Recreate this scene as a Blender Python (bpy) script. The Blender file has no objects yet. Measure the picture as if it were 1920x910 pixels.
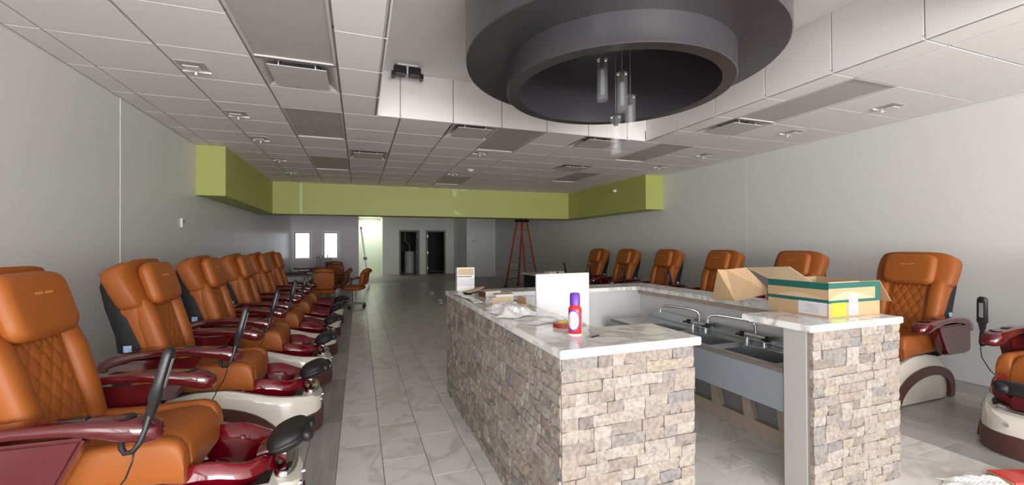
import bpy, bmesh, math, random
from mathutils import Vector, Matrix
random.seed(7)
R = math.radians
PI = math.pi
scene = bpy.context.scene
C = scene.collection

# ------------------------------------------------------------------ camera
XL, XR, H = -2.19, 6.06, 2.924           # left wall, right wall, ceiling height
F_PX, YAW, PITCH, ROLL, CAM_Z = 790.0, 0.3481, 0.0063, -0.0046, 1.467
fw = Vector((math.sin(YAW)*math.cos(PITCH), math.cos(YAW)*math.cos(PITCH), math.sin(PITCH)))
r0 = Vector((math.cos(YAW), -math.sin(YAW), 0)); u0 = r0.cross(fw)
rr = r0*math.cos(ROLL)+u0*math.sin(ROLL); uu = u0*math.cos(ROLL)-r0*math.sin(ROLL)
cd = bpy.data.cameras.new('camera'); cam = bpy.data.objects.new('camera', cd); C.objects.link(cam)
m3 = Matrix((rr, uu, -fw)).transposed().to_4x4(); m3.translation = (0, 0, CAM_Z)
cam.matrix_world = m3
cd.sensor_width = 36; cd.lens = F_PX/1920*36; cd.clip_start = 0.05; cd.clip_end = 200
scene.camera = cam

# ------------------------------------------------------------------ world, lights, exposure
w = bpy.data.worlds.new('world'); scene.world = w; w.use_nodes = True
w.node_tree.nodes['Background'].inputs[0].default_value = (0.86, 0.93, 1.0, 1)
w.node_tree.nodes['Background'].inputs[1].default_value = 0.6
scene.view_settings.view_transform = 'Standard'; scene.view_settings.look = 'None'
scene.view_settings.exposure = 0.5; scene.view_settings.gamma = 1.0
scene.view_settings.use_curve_mapping = False
def area(name, loc, rot, sx, sy, power, col=(1, 1, 1)):
    l = bpy.data.lights.new(name, 'AREA'); l.shape = 'RECTANGLE'; l.size = sx; l.size_y = sy
    l.energy = power; l.color = col
    o = bpy.data.objects.new(name, l); o.location = loc; o.rotation_euler = rot; C.objects.link(o); return o
# daylight coming in through the glazed shop front behind the camera
area('storefront_daylight', (1.9, -8.2, 1.55), (R(90), 0, 0), 7.8, 2.6, 590, (0.97, 0.98, 1.0))
# daylight through the corner glazing of the left wall, behind the camera
area('corner_daylight', (-2.6, -4.2, 1.5), (0, R(-90), 0), 2.4, 7.0, 225, (1.0, 0.985, 0.97))
# added lamp lifting the ceiling, in place of bounce off the pavement outside
area('added_pavement_bounce', (1.9, -9.2, 0.15), (R(145), 0, 0), 8.0, 2.4, 800, (1.0, 0.97, 0.93))
# back corridor lamp behind the partition
area('corridor_lamp', (0.5, 22.7, 2.86), (0, 0, 0), 0.5, 0.9, 16, (0.97, 1.0, 0.9))

# ------------------------------------------------------------------ materials
def mat(name, col, rough=0.5, metal=0.0, coat=0.0, bump=0.0, bscale=200.0, var=0.0, vscale=6.0, spec=None, trans=0.0, sheen=0.0):
    m = bpy.data.materials.new(name); m.use_nodes = True
    nt = m.node_tree; b = nt.nodes['Principled BSDF']
    b.inputs['Base Color'].default_value = (*col, 1)
    b.inputs['Roughness'].default_value = rough; b.inputs['Metallic'].default_value = metal
    if coat: b.inputs['Coat Weight'].default_value = coat; b.inputs['Coat Roughness'].default_value = 0.05
    if spec is not None: b.inputs['Specular IOR Level'].default_value = spec
    if trans: b.inputs['Transmission Weight'].default_value = trans
    if sheen: b.inputs['Sheen Weight'].default_value = sheen
    if bump or var:
        tc = nt.nodes.new('ShaderNodeTexCoord')
    if var:
        n = nt.nodes.new('ShaderNodeTexNoise'); n.inputs['Scale'].default_value = vscale; n.inputs['Detail'].default_value = 5
        nt.links.new(tc.outputs['Object'], n.inputs['Vector'])
        mx = nt.nodes.new('ShaderNodeMix'); mx.data_type = 'RGBA'
        mx.inputs[6].default_value = (*[max(0, c*(1-var)) for c in col], 1)
        mx.inputs[7].default_value = (*[min(1, c*(1+var)) for c in col], 1)
        nt.links.new(n.outputs['Fac'], mx.inputs[0]); nt.links.new(mx.outputs[2], b.inputs['Base Color'])
    if bump:
        n2 = nt.nodes.new('ShaderNodeTexNoise'); n2.inputs['Scale'].default_value = bscale; n2.inputs['Detail'].default_value = 4
        nt.links.new(tc.outputs['Object'], n2.inputs['Vector'])
        bp = nt.nodes.new('ShaderNodeBump'); bp.inputs['Strength'].default_value = bump; bp.inputs['Distance'].default_value = 0.004
        nt.links.new(n2.outputs['Fac'], bp.inputs['Height']); nt.links.new(bp.outputs[0], b.inputs['Normal'])
    return m
def ramp_mat(name, stops, source, rough=0.6, bump=0.0, bscale=30, mixnoise=0.0, nscale=20):
    """colour picked per piece: source 'object' or 'island'"""
    m = bpy.data.materials.new(name); m.use_nodes = True
    nt = m.node_tree; b = nt.nodes['Principled BSDF']; b.inputs['Roughness'].default_value = rough
    rp = nt.nodes.new('ShaderNodeValToRGB')
    while len(rp.color_ramp.elements) < len(stops): rp.color_ramp.elements.new(0.5)
    for e, (p, c) in zip(rp.color_ramp.elements, stops): e.position = p; e.color = (*c, 1)
    if source == 'object': s = nt.nodes.new('ShaderNodeObjectInfo'); out = s.outputs['Random']
    else: s = nt.nodes.new('ShaderNodeNewGeometry'); out = s.outputs['Random Per Island']
    nt.links.new(out, rp.inputs[0])
    geo = nt.nodes.new('ShaderNodeNewGeometry')
    n = nt.nodes.new('ShaderNodeTexNoise'); n.inputs['Scale'].default_value = nscale; n.inputs['Detail'].default_value = 6
    nt.links.new(geo.outputs['Position'], n.inputs['Vector'])
    mx = nt.nodes.new('ShaderNodeMix'); mx.data_type = 'RGBA'; mx.blend_type = 'MULTIPLY'; mx.inputs[0].default_value = mixnoise
    nt.links.new(rp.outputs[0], mx.inputs[6])
    r2 = nt.nodes.new('ShaderNodeValToRGB'); r2.color_ramp.elements[0].position = 0.36; r2.color_ramp.elements[0].color = (0.32, 0.28, 0.25, 1)
    r2.color_ramp.elements[1].position = 0.56; r2.color_ramp.elements[1].color = (1, 1, 1, 1)
    nt.links.new(n.outputs['Fac'], r2.inputs[0]); nt.links.new(r2.outputs[0], mx.inputs[7])
    nt.links.new(mx.outputs[2], b.inputs['Base Color'])
    if bump:
        n2 = nt.nodes.new('ShaderNodeTexNoise'); n2.inputs['Scale'].default_value = bscale; n2.inputs['Detail'].default_value = 8
        nt.links.new(geo.outputs['Position'], n2.inputs['Vector'])
        bp = nt.nodes.new('ShaderNodeBump'); bp.inputs['Strength'].default_value = bump; bp.inputs['Distance'].default_value = 0.01
        nt.links.new(n2.outputs['Fac'], bp.inputs['Height']); nt.links.new(bp.outputs[0], b.inputs['Normal'])
    return m
def vein_mat(name, base, vein, rough, scale=2.5, width=0.06, amount=0.6, objrand=False, bright=0.0):
    m = bpy.data.materials.new(name); m.use_nodes = True
    nt = m.node_tree; b = nt.nodes['Principled BSDF']; b.inputs['Roughness'].default_value = rough
    geo = nt.nodes.new('ShaderNodeNewGeometry'); vec = geo.outputs['Position']
    if objrand:
        oi = nt.nodes.new('ShaderNodeObjectInfo'); sc = nt.nodes.new('ShaderNodeVectorMath'); sc.operation = 'SCALE'
        nt.links.new(oi.outputs['Random'], sc.inputs['Scale']); sc.inputs[0].default_value = (37, 61, 23)
        ad = nt.nodes.new('ShaderNodeVectorMath'); ad.operation = 'ADD'
        nt.links.new(vec, ad.inputs[0]); nt.links.new(sc.outputs[0], ad.inputs[1]); vec = ad.outputs[0]
    n = nt.nodes.new('ShaderNodeTexNoise'); n.inputs['Scale'].default_value = scale; n.inputs['Detail'].default_value = 6; n.inputs['Distortion'].default_value = 1.2
    nt.links.new(vec, n.inputs['Vector'])
    rp = nt.nodes.new('ShaderNodeValToRGB'); e = rp.color_ramp.elements
    e[0].position = 0.5-width; e[0].color = (0, 0, 0, 1); e[1].position = 0.5; e[1].color = (1, 1, 1, 1)
    e2 = rp.color_ramp.elements.new(0.5+width); e2.color = (0, 0, 0, 1)
    nt.links.new(n.outputs['Fac'], rp.inputs[0])
    n3 = nt.nodes.new('ShaderNodeTexNoise'); n3.inputs['Scale'].default_value = scale*0.8; n3.inputs['Detail'].default_value = 3
    nt.links.new(vec, n3.inputs['Vector'])
    mu = nt.nodes.new('ShaderNodeMath'); mu.operation = 'MULTIPLY'; nt.links.new(rp.outputs[0], mu.inputs[0]); nt.links.new(n3.outputs['Fac'], mu.inputs[1])
    m2 = nt.nodes.new('ShaderNodeMath'); m2.operation = 'MULTIPLY'; m2.inputs[1].default_value = amount*2; nt.links.new(mu.outputs[0], m2.inputs[0])
    mx = nt.nodes.new('ShaderNodeMix'); mx.data_type = 'RGBA'; mx.inputs[6].default_value = (*base, 1); mx.inputs[7].default_value = (*vein, 1)
    nt.links.new(m2.outputs[0], mx.inputs[0]); nt.links.new(mx.outputs[2], b.inputs['Base Color'])
    return m
def wood_mat(name, c1, c2, rough=0.4):
    m = bpy.data.materials.new(name); m.use_nodes = True
    nt = m.node_tree; b = nt.nodes['Principled BSDF']; b.inputs['Roughness'].default_value = rough
    geo = nt.nodes.new('ShaderNodeNewGeometry'); mp = nt.nodes.new('ShaderNodeMapping'); mp.inputs['Scale'].default_value = (14, 1.1, 1)
    oi = nt.nodes.new('ShaderNodeObjectInfo')
    nt.links.new(geo.outputs['Position'], mp.inputs['Vector'])
    n = nt.nodes.new('ShaderNodeTexNoise'); n.inputs['Scale'].default_value = 1.6; n.inputs['Detail'].default_value = 6
    nt.links.new(mp.outputs[0], n.inputs['Vector'])
    a = nt.nodes.new('ShaderNodeMath'); a.operation = 'MULTIPLY_ADD'; a.inputs[1].default_value = 0.7
    nt.links.new(oi.outputs['Random'], a.inputs[0]); 
    s = nt.nodes.new('ShaderNodeMath'); s.operation = 'MULTIPLY_ADD'; s.inputs[1].default_value = 1.3; s.inputs[2].default_value = -0.5
    nt.links.new(n.outputs['Fac'], s.inputs[0]); nt.links.new(s.outputs[0], a.inputs[2])
    mx = nt.nodes.new('ShaderNodeMix'); mx.data_type = 'RGBA'; mx.inputs[6].default_value = (*c1, 1); mx.inputs[7].default_value = (*c2, 1)
    nt.links.new(a.outputs[0], mx.inputs[0]); nt.links.new(mx.outputs[2], b.inputs['Base Color'])
    return m
def emit_mat(name, col, s):
    m = bpy.data.materials.new(name); m.use_nodes = True
    b = m.node_tree.nodes['Principled BSDF']; b.inputs['Base Color'].default_value = (*col, 1)
    b.inputs['Emission Color'].default_value = (*col, 1); b.inputs['Emission Strength'].default_value = s; b.inputs['Roughness'].default_value = 0.1
    return m
def glass_mat(name, col=(1, 1, 1), rough=0.02, alpha=None):
    m = bpy.data.materials.new(name); m.use_nodes = True
    nt = m.node_tree; b = nt.nodes['Principled BSDF']
    b.inputs['Base Color'].default_value = (*col, 1); b.inputs['Roughness'].default_value = rough
    if alpha is not None: b.inputs['Alpha'].default_value = alpha
    else: b.inputs['Transmission Weight'].default_value = 1.0; b.inputs['IOR'].default_value = 1.45
    return m

M = dict(
    wall=mat('painted_wall', (0.72, 0.715, 0.70), 0.32, var=0.015, vscale=1.5, spec=0.4),
    partition=mat('mauve_grey_paint', (0.68, 0.63, 0.665), 0.5),
    farwall=mat('far_wall_paint', (0.86, 0.865, 0.85), 0.4),
    palewall=mat('pale_wall', (0.8, 0.84, 0.74), 0.6),
    green=mat('green_paint', (0.42, 0.45, 0.12), 0.5, var=0.03, vscale=1.2),
    greenlight=mat('bare_and_flare_tint', (0.55, 0.66, 0.33), 0.6),
    tile=mat('ceiling_tile', (0.87, 0.835, 0.82), 0.85, bump=0.08, bscale=350),
    tee=mat('ceiling_tee', (0.5, 0.47, 0.46), 0.5),
    lid=mat('drywall_white', (0.84, 0.83, 0.81), 0.7),
    panel=mat('light_lens', (0.50, 0.475, 0.45), 0.5),
    white=mat('white_enamel', (0.75, 0.74, 0.72), 0.35),
    vent=mat('vent_grey', (0.62, 0.59, 0.575), 0.5),
    black=mat('black_plastic', (0.012, 0.012, 0.013), 0.35),
    matteblack=mat('matte_black', (0.008, 0.008, 0.009), 0.7),
    drum=mat('charcoal_metallic_paint', (0.045, 0.042, 0.047), 0.30, spec=1.0, coat=0.35),
    grout=mat('grout', (0.30, 0.29, 0.275), 0.8),
    conc=mat('far_floor', (0.50, 0.475, 0.43), 0.45, var=0.12, vscale=1.0),
    marble_tile=vein_mat('marble_floor_tile', (0.74, 0.725, 0.70), (0.50, 0.47, 0.44), 0.32, scale=1.6, width=0.05, amount=0.6, objrand=True),
    plank=wood_mat('grey_wood_tile', (0.24, 0.225, 0.215), (0.52, 0.495, 0.48), 0.3),
    marble=vein_mat('marble_top', (0.86, 0.85, 0.83), (0.42, 0.41, 0.41), 0.13, scale=3.5, width=0.07, amount=0.65),
    stone=ramp_mat('split_stone', [(0.0, (0.22, 0.188, 0.165)), (0.15, (0.315, 0.262, 0.22)), (0.4, (0.34, 0.292, 0.248)), (0.62, (0.375, 0.34, 0.305)), (0.8, (0.35, 0.298, 0.232)), (0.9, (0.23, 0.213, 0.205)), (1.0, (0.29, 0.26, 0.23))], 'object', 0.75, bump=0.55, bscale=85, mixnoise=0.42, nscale=48),
    stone_i=ramp_mat('split_stone_joined', [(0.0, (0.22, 0.188, 0.165)), (0.15, (0.315, 0.262, 0.22)), (0.4, (0.34, 0.292, 0.248)), (0.62, (0.375, 0.34, 0.305)), (0.8, (0.35, 0.298, 0.232)), (0.9, (0.23, 0.213, 0.205)), (1.0, (0.29, 0.26, 0.23))], 'island', 0.75, bump=0.55, bscale=85, mixnoise=0.42, nscale=48),
    mortar=mat('mortar', (0.36, 0.31, 0.26), 0.9),
    drywall=mat('counter_inner_white', (0.62, 0.62, 0.61), 0.5),
    steel=mat('stainless', (0.55, 0.57, 0.59), 0.28, metal=0.9),
    steelblue=mat('sink_apron', (0.29, 0.32, 0.345), 0.4, metal=0.3),
    chrome=mat('chrome', (0.82, 0.82, 0.83), 0.08, metal=1.0),
    brownedge=mat('rim_reflection_brown', (0.20, 0.165, 0.14), 0.4, metal=0.3),  # steel rim's shade and brown reflection put into the colour
    postwall=mat('post_paint', (0.44, 0.43, 0.42), 0.5),
    rawwood=mat('raw_wood', (0.42, 0.34, 0.26), 0.7, var=0.2, vscale=25),
    leather=mat('orange_leather', (0.34, 0.095, 0.016), 0.47, spec=0.35, bump=0.12, bscale=260, var=0.05, vscale=5),
    leatherdark=mat('brown_leather', (0.20, 0.058, 0.016), 0.45, bump=0.12, bscale=260),
    thread=mat('stitching', (0.60, 0.24, 0.07), 0.6),
    maroon=mat('maroon_gloss', (0.095, 0.006, 0.008), 0.12, coat=0.8, var=0.1, vscale=9),
    redglass=mat('red_resin_basin', (0.16, 0.001, 0.008), 0.10, coat=1.0, var=0.55, vscale=16),
    ivory=mat('ivory_gelcoat', (0.76, 0.71, 0.62), 0.16, coat=0.5),
    brown=mat('brown_trim', (0.095, 0.035, 0.028), 0.4),
    rubber=mat('black_rubber', (0.012, 0.012, 0.012), 0.45),
    sticker=mat('blue_sticker', (0.35, 0.55, 0.80), 0.4),
    paper=mat('white_paper', (0.80, 0.79, 0.77), 0.6),
    card=mat('cardboard', (0.46, 0.31, 0.17), 0.75, var=0.08, vscale=15),
    cardlight=mat('cardboard_inside', (0.52, 0.39, 0.25), 0.75, var=0.06, vscale=12),
    teal=mat('teal_print', (0.004, 0.10, 0.082), 0.5),
    neon=mat('neon_label', (0.42, 0.66, 0.02), 0.5),
    ink=mat('ink', (0.05, 0.05, 0.06), 0.6),
    lilac=mat('label_paper', (0.62, 0.60, 0.63), 0.5),
    redcan=mat('red_can', (0.62, 0.018, 0.012), 0.25, coat=0.4),
    purple=mat('purple_cap', (0.13, 0.03, 0.36), 0.35),
    yellow=mat('yellow_core', (0.72, 0.50, 0.05), 0.5),
    redbrown=mat('red_tape', (0.30, 0.03, 0.02), 0.3),
    ladderred=mat('fibreglass_orange_red', (0.48, 0.055, 0.022), 0.4),
    alu=mat('aluminium', (0.34, 0.35, 0.33), 0.4, metal=0.5),
    plastic=mat('plastic_sheet', (0.75, 0.74, 0.73), 0.15, var=0.1, vscale=18),
    whiteboard=mat('white_melamine', (0.66, 0.66, 0.68), 0.25),
    greymetal=mat('grey_metal', (0.22, 0.22, 0.22), 0.5),
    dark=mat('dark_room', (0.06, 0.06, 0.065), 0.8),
    doorframe=mat('olive_frame', (0.28, 0.30, 0.20), 0.5),
    litpane=emit_mat('lit_window_pane', (0.92, 0.96, 1.0), 0.6),
    glass=glass_mat('clear_glass', (0.95, 0.96, 0.98), 0.03, alpha=0.035),
    bulbglass=glass_mat('bulb_glass', (0.85, 0.86, 0.88), 0.06, alpha=0.10),
)

# ------------------------------------------------------------------ helpers
def link(name, bm, m, parent=None, smooth=False, autos=None):
    bmesh.ops.recalc_face_normals(bm, faces=bm.faces)
    me = bpy.data.meshes.new(name); bm.to_mesh(me); bm.free()
    if smooth:
        for p in me.polygons: p.use_smooth = True
    if autos:
        me.set_sharp_from_angle(angle=R(autos))
    me.materials.append(M[m] if isinstance(m, str) else m)
    o = bpy.data.objects.new(name, me); C.objects.link(o); o.parent = parent
    return o
def tag(o, label=None, cat=None, group=None, kind=None):
    if label: o['label'] = label
    if cat: o['category'] = cat
    if group: o['group'] = group
    if kind: o['kind'] = kind
    return o
def empty(name, loc=(0, 0, 0), rz=0, label=None, cat=None, group=None, kind=None):
    o = bpy.data.objects.new(name, None); C.objects.link(o); o.location = loc; o.rotation_euler = (0, 0, rz)
    o.empty_display_size = 0.1
    return tag(o, label, cat, group, kind)
def B(): return bmesh.new()
def box(bm, x0, x1, y0, y1, z0, z1, bev=0.0, seg=2, mx=None):
    if x0 > x1: x0, x1 = x1, x0
    if y0 > y1: y0, y1 = y1, y0
    if z0 > z1: z0, z1 = z1, z0
    g = bmesh.ops.create_cube(bm, size=1.0); vs = g['verts']
    for v in vs:
        v.co = Vector(((x0+x1)/2+v.co.x*(x1-x0), (y0+y1)/2+v.co.y*(y1-y0), (z0+z1)/2+v.co.z*(z1-z0)))
    if bev:
        es = set(e for v in vs for e in v.link_edges)
        rb = bmesh.ops.bevel(bm, geom=list(es), offset=min(bev, 0.49*min(x1-x0, y1-y0, z1-z0)), segments=seg, affect='EDGES', profile=0.5)
        vs = [v for v in bm.verts if v in set(rb['verts'])] or vs
        allv = set(rb['verts']); vs = list(allv)
    if mx is not None:
        fs = set(vs)
        # include every vertex of the connected island
        st = list(fs)
        while st:
            v = st.pop()
            for e in v.link_edges:
                o = e.other_vert(v)
                if o not in fs: fs.add(o); st.append(o)
        for v in fs: v.co = mx @ v.co
    return bm
def cyl(bm, p, q, r, r2=None, n=16, caps=True):
    p = Vector(p); q = Vector(q); d = q-p; L = d.length
    rot = d.to_track_quat('Z', 'Y').to_matrix().to_4x4()
    mx = Matrix.Translation((p+q)/2) @ rot
    bmesh.ops.create_cone(bm, cap_ends=caps, segments=n, radius1=r, radius2=r if r2 is None else r2, depth=L, matrix=mx)
    return bm
def tube(bm, pts, r, n=8, closed=False):
    pts = [Vector(p) for p in pts]; rings = []
    up = Vector((0, 0, 1))
    N = len(pts)
    prev = None
    for i, p in enumerate(pts):
        if closed: t = pts[(i+1) % N]-pts[i-1]
        else: t = pts[min(i+1, N-1)]-pts[max(i-1, 0)]
        t.normalize()
        a = prev if prev is not None else (up.cross(t) if abs(t.z) < 0.95 else Vector((1, 0, 0)).cross(t))
        a = a-t*a.dot(t); a.normalize(); prev = a; b = t.cross(a)
        rad = r[i] if isinstance(r, (list, tuple)) else r
        rings.append([bm.verts.new(p+(a*math.cos(k*2*PI/n)+b*math.sin(k*2*PI/n))*rad) for k in range(n)])
    for i in range(N-1 if not closed else N):
        A, D = rings[i], rings[(i+1) % N]
        for k in range(n): bm.faces.new((A[k], A[(k+1) % n], D[(k+1) % n], D[k]))
    if not closed:
        bm.faces.new(rings[0][::-1]); bm.faces.new(rings[-1])
    return bm
def loft(bm, rings, cap=True):
    rv = [[bm.verts.new(p) for p in ring] for ring in rings]; n = len(rv[0])
    for a, b in zip(rv, rv[1:]):
        for k in range(n): bm.faces.new((a[k], a[(k+1) % n], b[(k+1) % n], b[k]))
    if cap: bm.faces.new(rv[0][::-1]); bm.faces.new(rv[-1])
    return bm
def sring(c, ax, ay, a, b, n=24, e=4.0):
    """superellipse ring: centre, two axes, half sizes, exponent"""
    c = Vector(c); ax = Vector(ax); ay = Vector(ay); out = []
    for k in range(n):
        t = 2*PI*k/n; ct, st = math.cos(t), math.sin(t)
        out.append(c+ax*(a*math.copysign(abs(ct)**(2/e), ct))+ay*(b*math.copysign(abs(st)**(2/e), st)))
    return out
def cushion(bm, c, ax, ay, az, a, b, h, e=4.0, n=28, edge=0.5, steps=5):
    """soft pad: superellipse outline in ax,ay extruded +-h along az with rounded rim"""
    c = Vector(c); az = Vector(az); rings = []
    rad = min(h, edge*min(a, b))
    for k in range(steps+1):
        t = PI/2*k/steps
        rings.append((-h+rad*(1-math.sin(t)), rad*(1-math.sin(t)), rad*math.cos(t)))
    rs = []
    for k in range(steps+1):
        t = PI/2*k/steps
        off = rad*(1-math.sin(t)); hh = -h+rad*(1-math.cos(t))
        rs.append(sring(c+az*hh, ax, ay, max(a-off, 0.01), max(b-off, 0.01), n, e))
    for k in range(steps, -1, -1):
        t = PI/2*k/steps
        off = rad*(1-math.sin(t)); hh = h-rad*(1-math.cos(t))
        rs.append(sring(c+az*hh, ax, ay, max(a-off, 0.01), max(b-off, 0.01), n, e))
    return loft(bm, rs)
def prism(bm, poly, y0, y1, axis='y'):
    def P(a, b, t): return {'y': (a, t, b), 'x': (t, a, b), 'z': (a, b, t)}[axis]
    v0 = [bm.verts.new(P(a, b, y0)) for a, b in poly]; v1 = [bm.verts.new(P(a, b, y1)) for a, b in poly]
    n = len(poly); bm.faces.new(v0[::-1]); bm.faces.new(v1)
    for k in range(n): bm.faces.new((v0[k], v0[(k+1) % n], v1[(k+1) % n], v1[k]))
    return bm
def lathe(bm, prof, c=(0, 0, 0), n=48, close=False):
    c = Vector(c); rows = []
    for r_, z in prof:
        rows.append([bm.verts.new(c+Vector((r_*math.cos(2*PI*k/n), r_*math.sin(2*PI*k/n), z))) for k in range(n)])
    m_ = len(rows)
    for i in range(m_ if close else m_-1):
        a, b = rows[i], rows[(i+1) % m_]
        for k in range(n): bm.faces.new((a[k], a[(k+1) % n], b[(k+1) % n], b[k]))
    return bm
def sheet(bm, f, nu, nv, th):
    """thick sheet from function f(u,v)->point"""
    g = [[Vector(f(i/nu, j/nv)) for j in range(nv+1)] for i in range(nu+1)]
    def nrm(i, j):
        a = g[min(i+1, nu)][j]-g[max(i-1, 0)][j]; b = g[i][min(j+1, nv)]-g[i][max(j-1, 0)]
        n_ = a.cross(b); return n_.normalized() if n_.length > 1e-9 else Vector((0, 0, 1))
    t = [[bm.verts.new(g[i][j]+nrm(i, j)*th/2) for j in range(nv+1)] for i in range(nu+1)]
    b = [[bm.verts.new(g[i][j]-nrm(i, j)*th/2) for j in range(nv+1)] for i in range(nu+1)]
    for i in range(nu):
        for j in range(nv):
            bm.faces.new((t[i][j], t[i+1][j], t[i+1][j+1], t[i][j+1])); bm.faces.new((b[i][j], b[i][j+1], b[i+1][j+1], b[i+1][j]))
    for i in range(nu):
        bm.faces.new((t[i][0], b[i][0], b[i+1][0], t[i+1][0])); bm.faces.new((t[i][nv], t[i+1][nv], b[i+1][nv], b[i][nv]))
    for j in range(nv):
        bm.faces.new((t[0][j], t[0][j+1], b[0][j+1], b[0][j])); bm.faces.new((t[nu][j], b[nu][j], b[nu][j+1], t[nu][j+1]))
    return bm
def copy_tree(o, parent=None):
    c = o.copy(); C.objects.link(c); c.parent = parent
    for ch in list(o.children): copy_tree(ch, c)
    return c
def sbox(name, x0, x1, y0, y1, z0, z1, m, parent=None, bev=0.0, kind=None, label=None, cat=None):
    o = link(name, box(B(), x0, x1, y0, y1, z0, z1, bev), m, parent)
    return tag(o, label, cat, None, kind)

YF, YB = -8.0, 22.0                      # shop front, far wall
# ================================================================== THE SETTING
# ---- floor
TW = 0.2898; TX0 = -0.1423; TLEN = 0.60
floor = sbox('floor', XL-0.2, XR+0.2, YF-0.5, YB+3, -0.3, -0.008, 'grout', kind='structure', label='tiled shop floor, pale marble aisle between grey plank strips', cat='floor')
def tile_mesh(name, w_, l_, m, g=0.0022):
    o = link(name, box(B(), -w_/2+g, w_/2-g, -l_/2+g, l_/2-g, -0.0079, 0, 0.0012, 1), m); return o
far = B(); ntile = 0
t0 = None
NC = 14
for i in range(NC):
    x = TX0+TW*(i+0.5)
    off = 0.0 if i % 2 == 0 else 0.30
    j = 0; y = 0.30-off
    while y < 17.0:
        yc = y+TLEN/2
        hidden = (2.95 < x < 3.9 and False)
        if yc < 9.3 and yc > 0.6:
            if t0 is None: t0 = tile_mesh('floor_tile', TW, TLEN, 'marble_tile'); o = t0
            else: o = t0.copy(); C.objects.link(o)
            o.location = (x, yc, 0); o.parent = floor; ntile += 1
        elif yc >= 9.3 or yc <= 0.6:
            box(far, x-TW/2+0.002, x+TW/2-0.002, yc-TLEN/2+0.002, yc+TLEN/2-0.002, -0.0079, 0)
        y += TLEN
fo = link('far_floor_tiles', far, 'marble_tile', floor); tag(fo, 'distant pale floor tiles', kind='stuff')
p0 = None
def planks(x0, n, pw, y0, y1):
    global p0
    for i in range(n):
        y = y0-[0, .45, .9, .25][i % 4]
        while y < y1:
            if p0 is None: p0 = link('wood_plank', box(B(), -pw/2+0.0015, pw/2-0.0015, -0.6+0.0015, 0.6-0.0015, -0.0079, 0, 0.001, 1), 'plank'); o = p0
            else: o = p0.copy(); C.objects.link(o)
            o.location = (x0+pw*(i+0.5), y+0.6, 0); o.parent = floor
            y += 1.2
PW = 0.2065
planks(TX0-PW*5, 5, PW, 1.4, 11.0)
planks(TX0+NC*TW, 10, (XR-(TX0+NC*TW))/10 if False else PW, 0.6, 10.6)
sbox('subfloor_strip', XL, TX0-PW*5, YF, 11.0, -0.0079, -0.0005, 'plank', floor)
sbox('subfloor_front', TX0-PW*5, XR, YF, -0.3, -0.0079, -0.0005, 'marble_tile', floor)
sbox('far_floor_slab', XL, XR, 17.0, YB+2, -0.0079, -0.0003, 'conc', floor)
sbox('far_floor_slab', XL, TX0, 11.9, 17.0, -0.0079, -0.0006, 'conc', floor)
sbox('far_floor_slab', TX0+NC*TW, XR, 10.9, 17.0, -0.0079, -0.0006, 'conc', floor)

# ---- walls
wl = sbox('wall_left', XL-0.15, XL, -0.45, YB+2, -0.01, 3.6, 'wall', kind='structure', label='long grey painted left wall behind the first row of spa chairs', cat='wall')
sbox('wall_seam', XL, XL+0.004, 5.16, 5.18, 0, H, 'white', wl)
wr = sbox('wall_right', XR, XR+0.15, YF, YB+2, -0.01, 3.6, 'wall', kind='structure', label='long pale grey right wall behind the second row of spa chairs', cat='wall')
sbox('wall_seam', XR-0.0015, XR, 5.26, 5.27, 0, H, 'wall', wr)
# far wall with two door openings
D1 = (1.93, 2.85); D2 = (3.26, 4.19); DH = 2.2; YD = 21.8
wb = B()
for a, b in ((1.09, D1[0]), (D1[1], D2[0]), (D2[1], 4.9)): box(wb, a, b, YD, YD+0.14, 0, H)
for a, b in (D1, D2): box(wb, a, b, YD, YD+0.14, DH, H)
tag(link('wall_back', wb, 'farwall'), 'far grey wall pierced by two dark doorways', 'wall', kind='structure')
bm = B(); box(bm, -0.02, 1.145, 23.5, 23.6, 0, H); box(bm, 1.09, 1.145, 21.96, 23.5, 0, H)
tag(link('wall_corridor', bm, 'palewall'), 'brightly lit pale wall at the end of the corridor', 'wall', kind='structure')
sbox('wall_block', 4.67, XR, 19.0, 22.0, 0, H, 'farwall', kind='structure', label='grey boxed-out wall block in the far corner', cat='wall')
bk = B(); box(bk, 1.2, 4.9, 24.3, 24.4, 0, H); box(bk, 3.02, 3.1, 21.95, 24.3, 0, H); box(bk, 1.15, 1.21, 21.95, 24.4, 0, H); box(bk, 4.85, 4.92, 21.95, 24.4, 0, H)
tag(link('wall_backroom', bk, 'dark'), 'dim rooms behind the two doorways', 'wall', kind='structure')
for n_, (a, b) in enumerate((D1, D2)):
    d = empty('door_%d' % (n_+1), ((a+b)/2, YD, 0), 0, ['olive framed doorway with a door swung inwards, beside the pale corridor', 'olive framed dark doorway next to the boxed-out corner'][n_], 'door', kind='structure')
    bm = B(); box(bm, a-0.05, a+0.03, YD-0.03, YD+0.16, 0, DH+0.05); box(bm, b-0.03, b+0.05, YD-0.03, YD+0.16, 0, DH+0.05); box(bm, a+0.03, b-0.03, YD-0.03, YD+0.16, DH-0.03, DH+0.05)
    o = link('door_frame', bm, 'doorframe', d); o.location = (-(a+b)/2, -YD, 0)
    leaf = B(); hx = b-0.04 if n_ == 0 else a+0.04
    s = -1 if n_ == 0 else 1
    box(leaf, hx, hx+s*0.045, YD+0.16, YD+0.98, 0.01, DH-0.03)
    o = link('door_leaf', leaf, 'greymetal', d); o.location = (-(a+b)/2, -YD, 0)
    hg = B()
    for z in (0.3, 1.1, 1.95): box(hg, hx-0.012, hx+0.012+s*0.02, YD+0.03, YD+0.12, z-0.06, z+0.06)
    o = link('hinge', hg, 'steel', d); o.location = (-(a+b)/2, -YD, 0)
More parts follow.
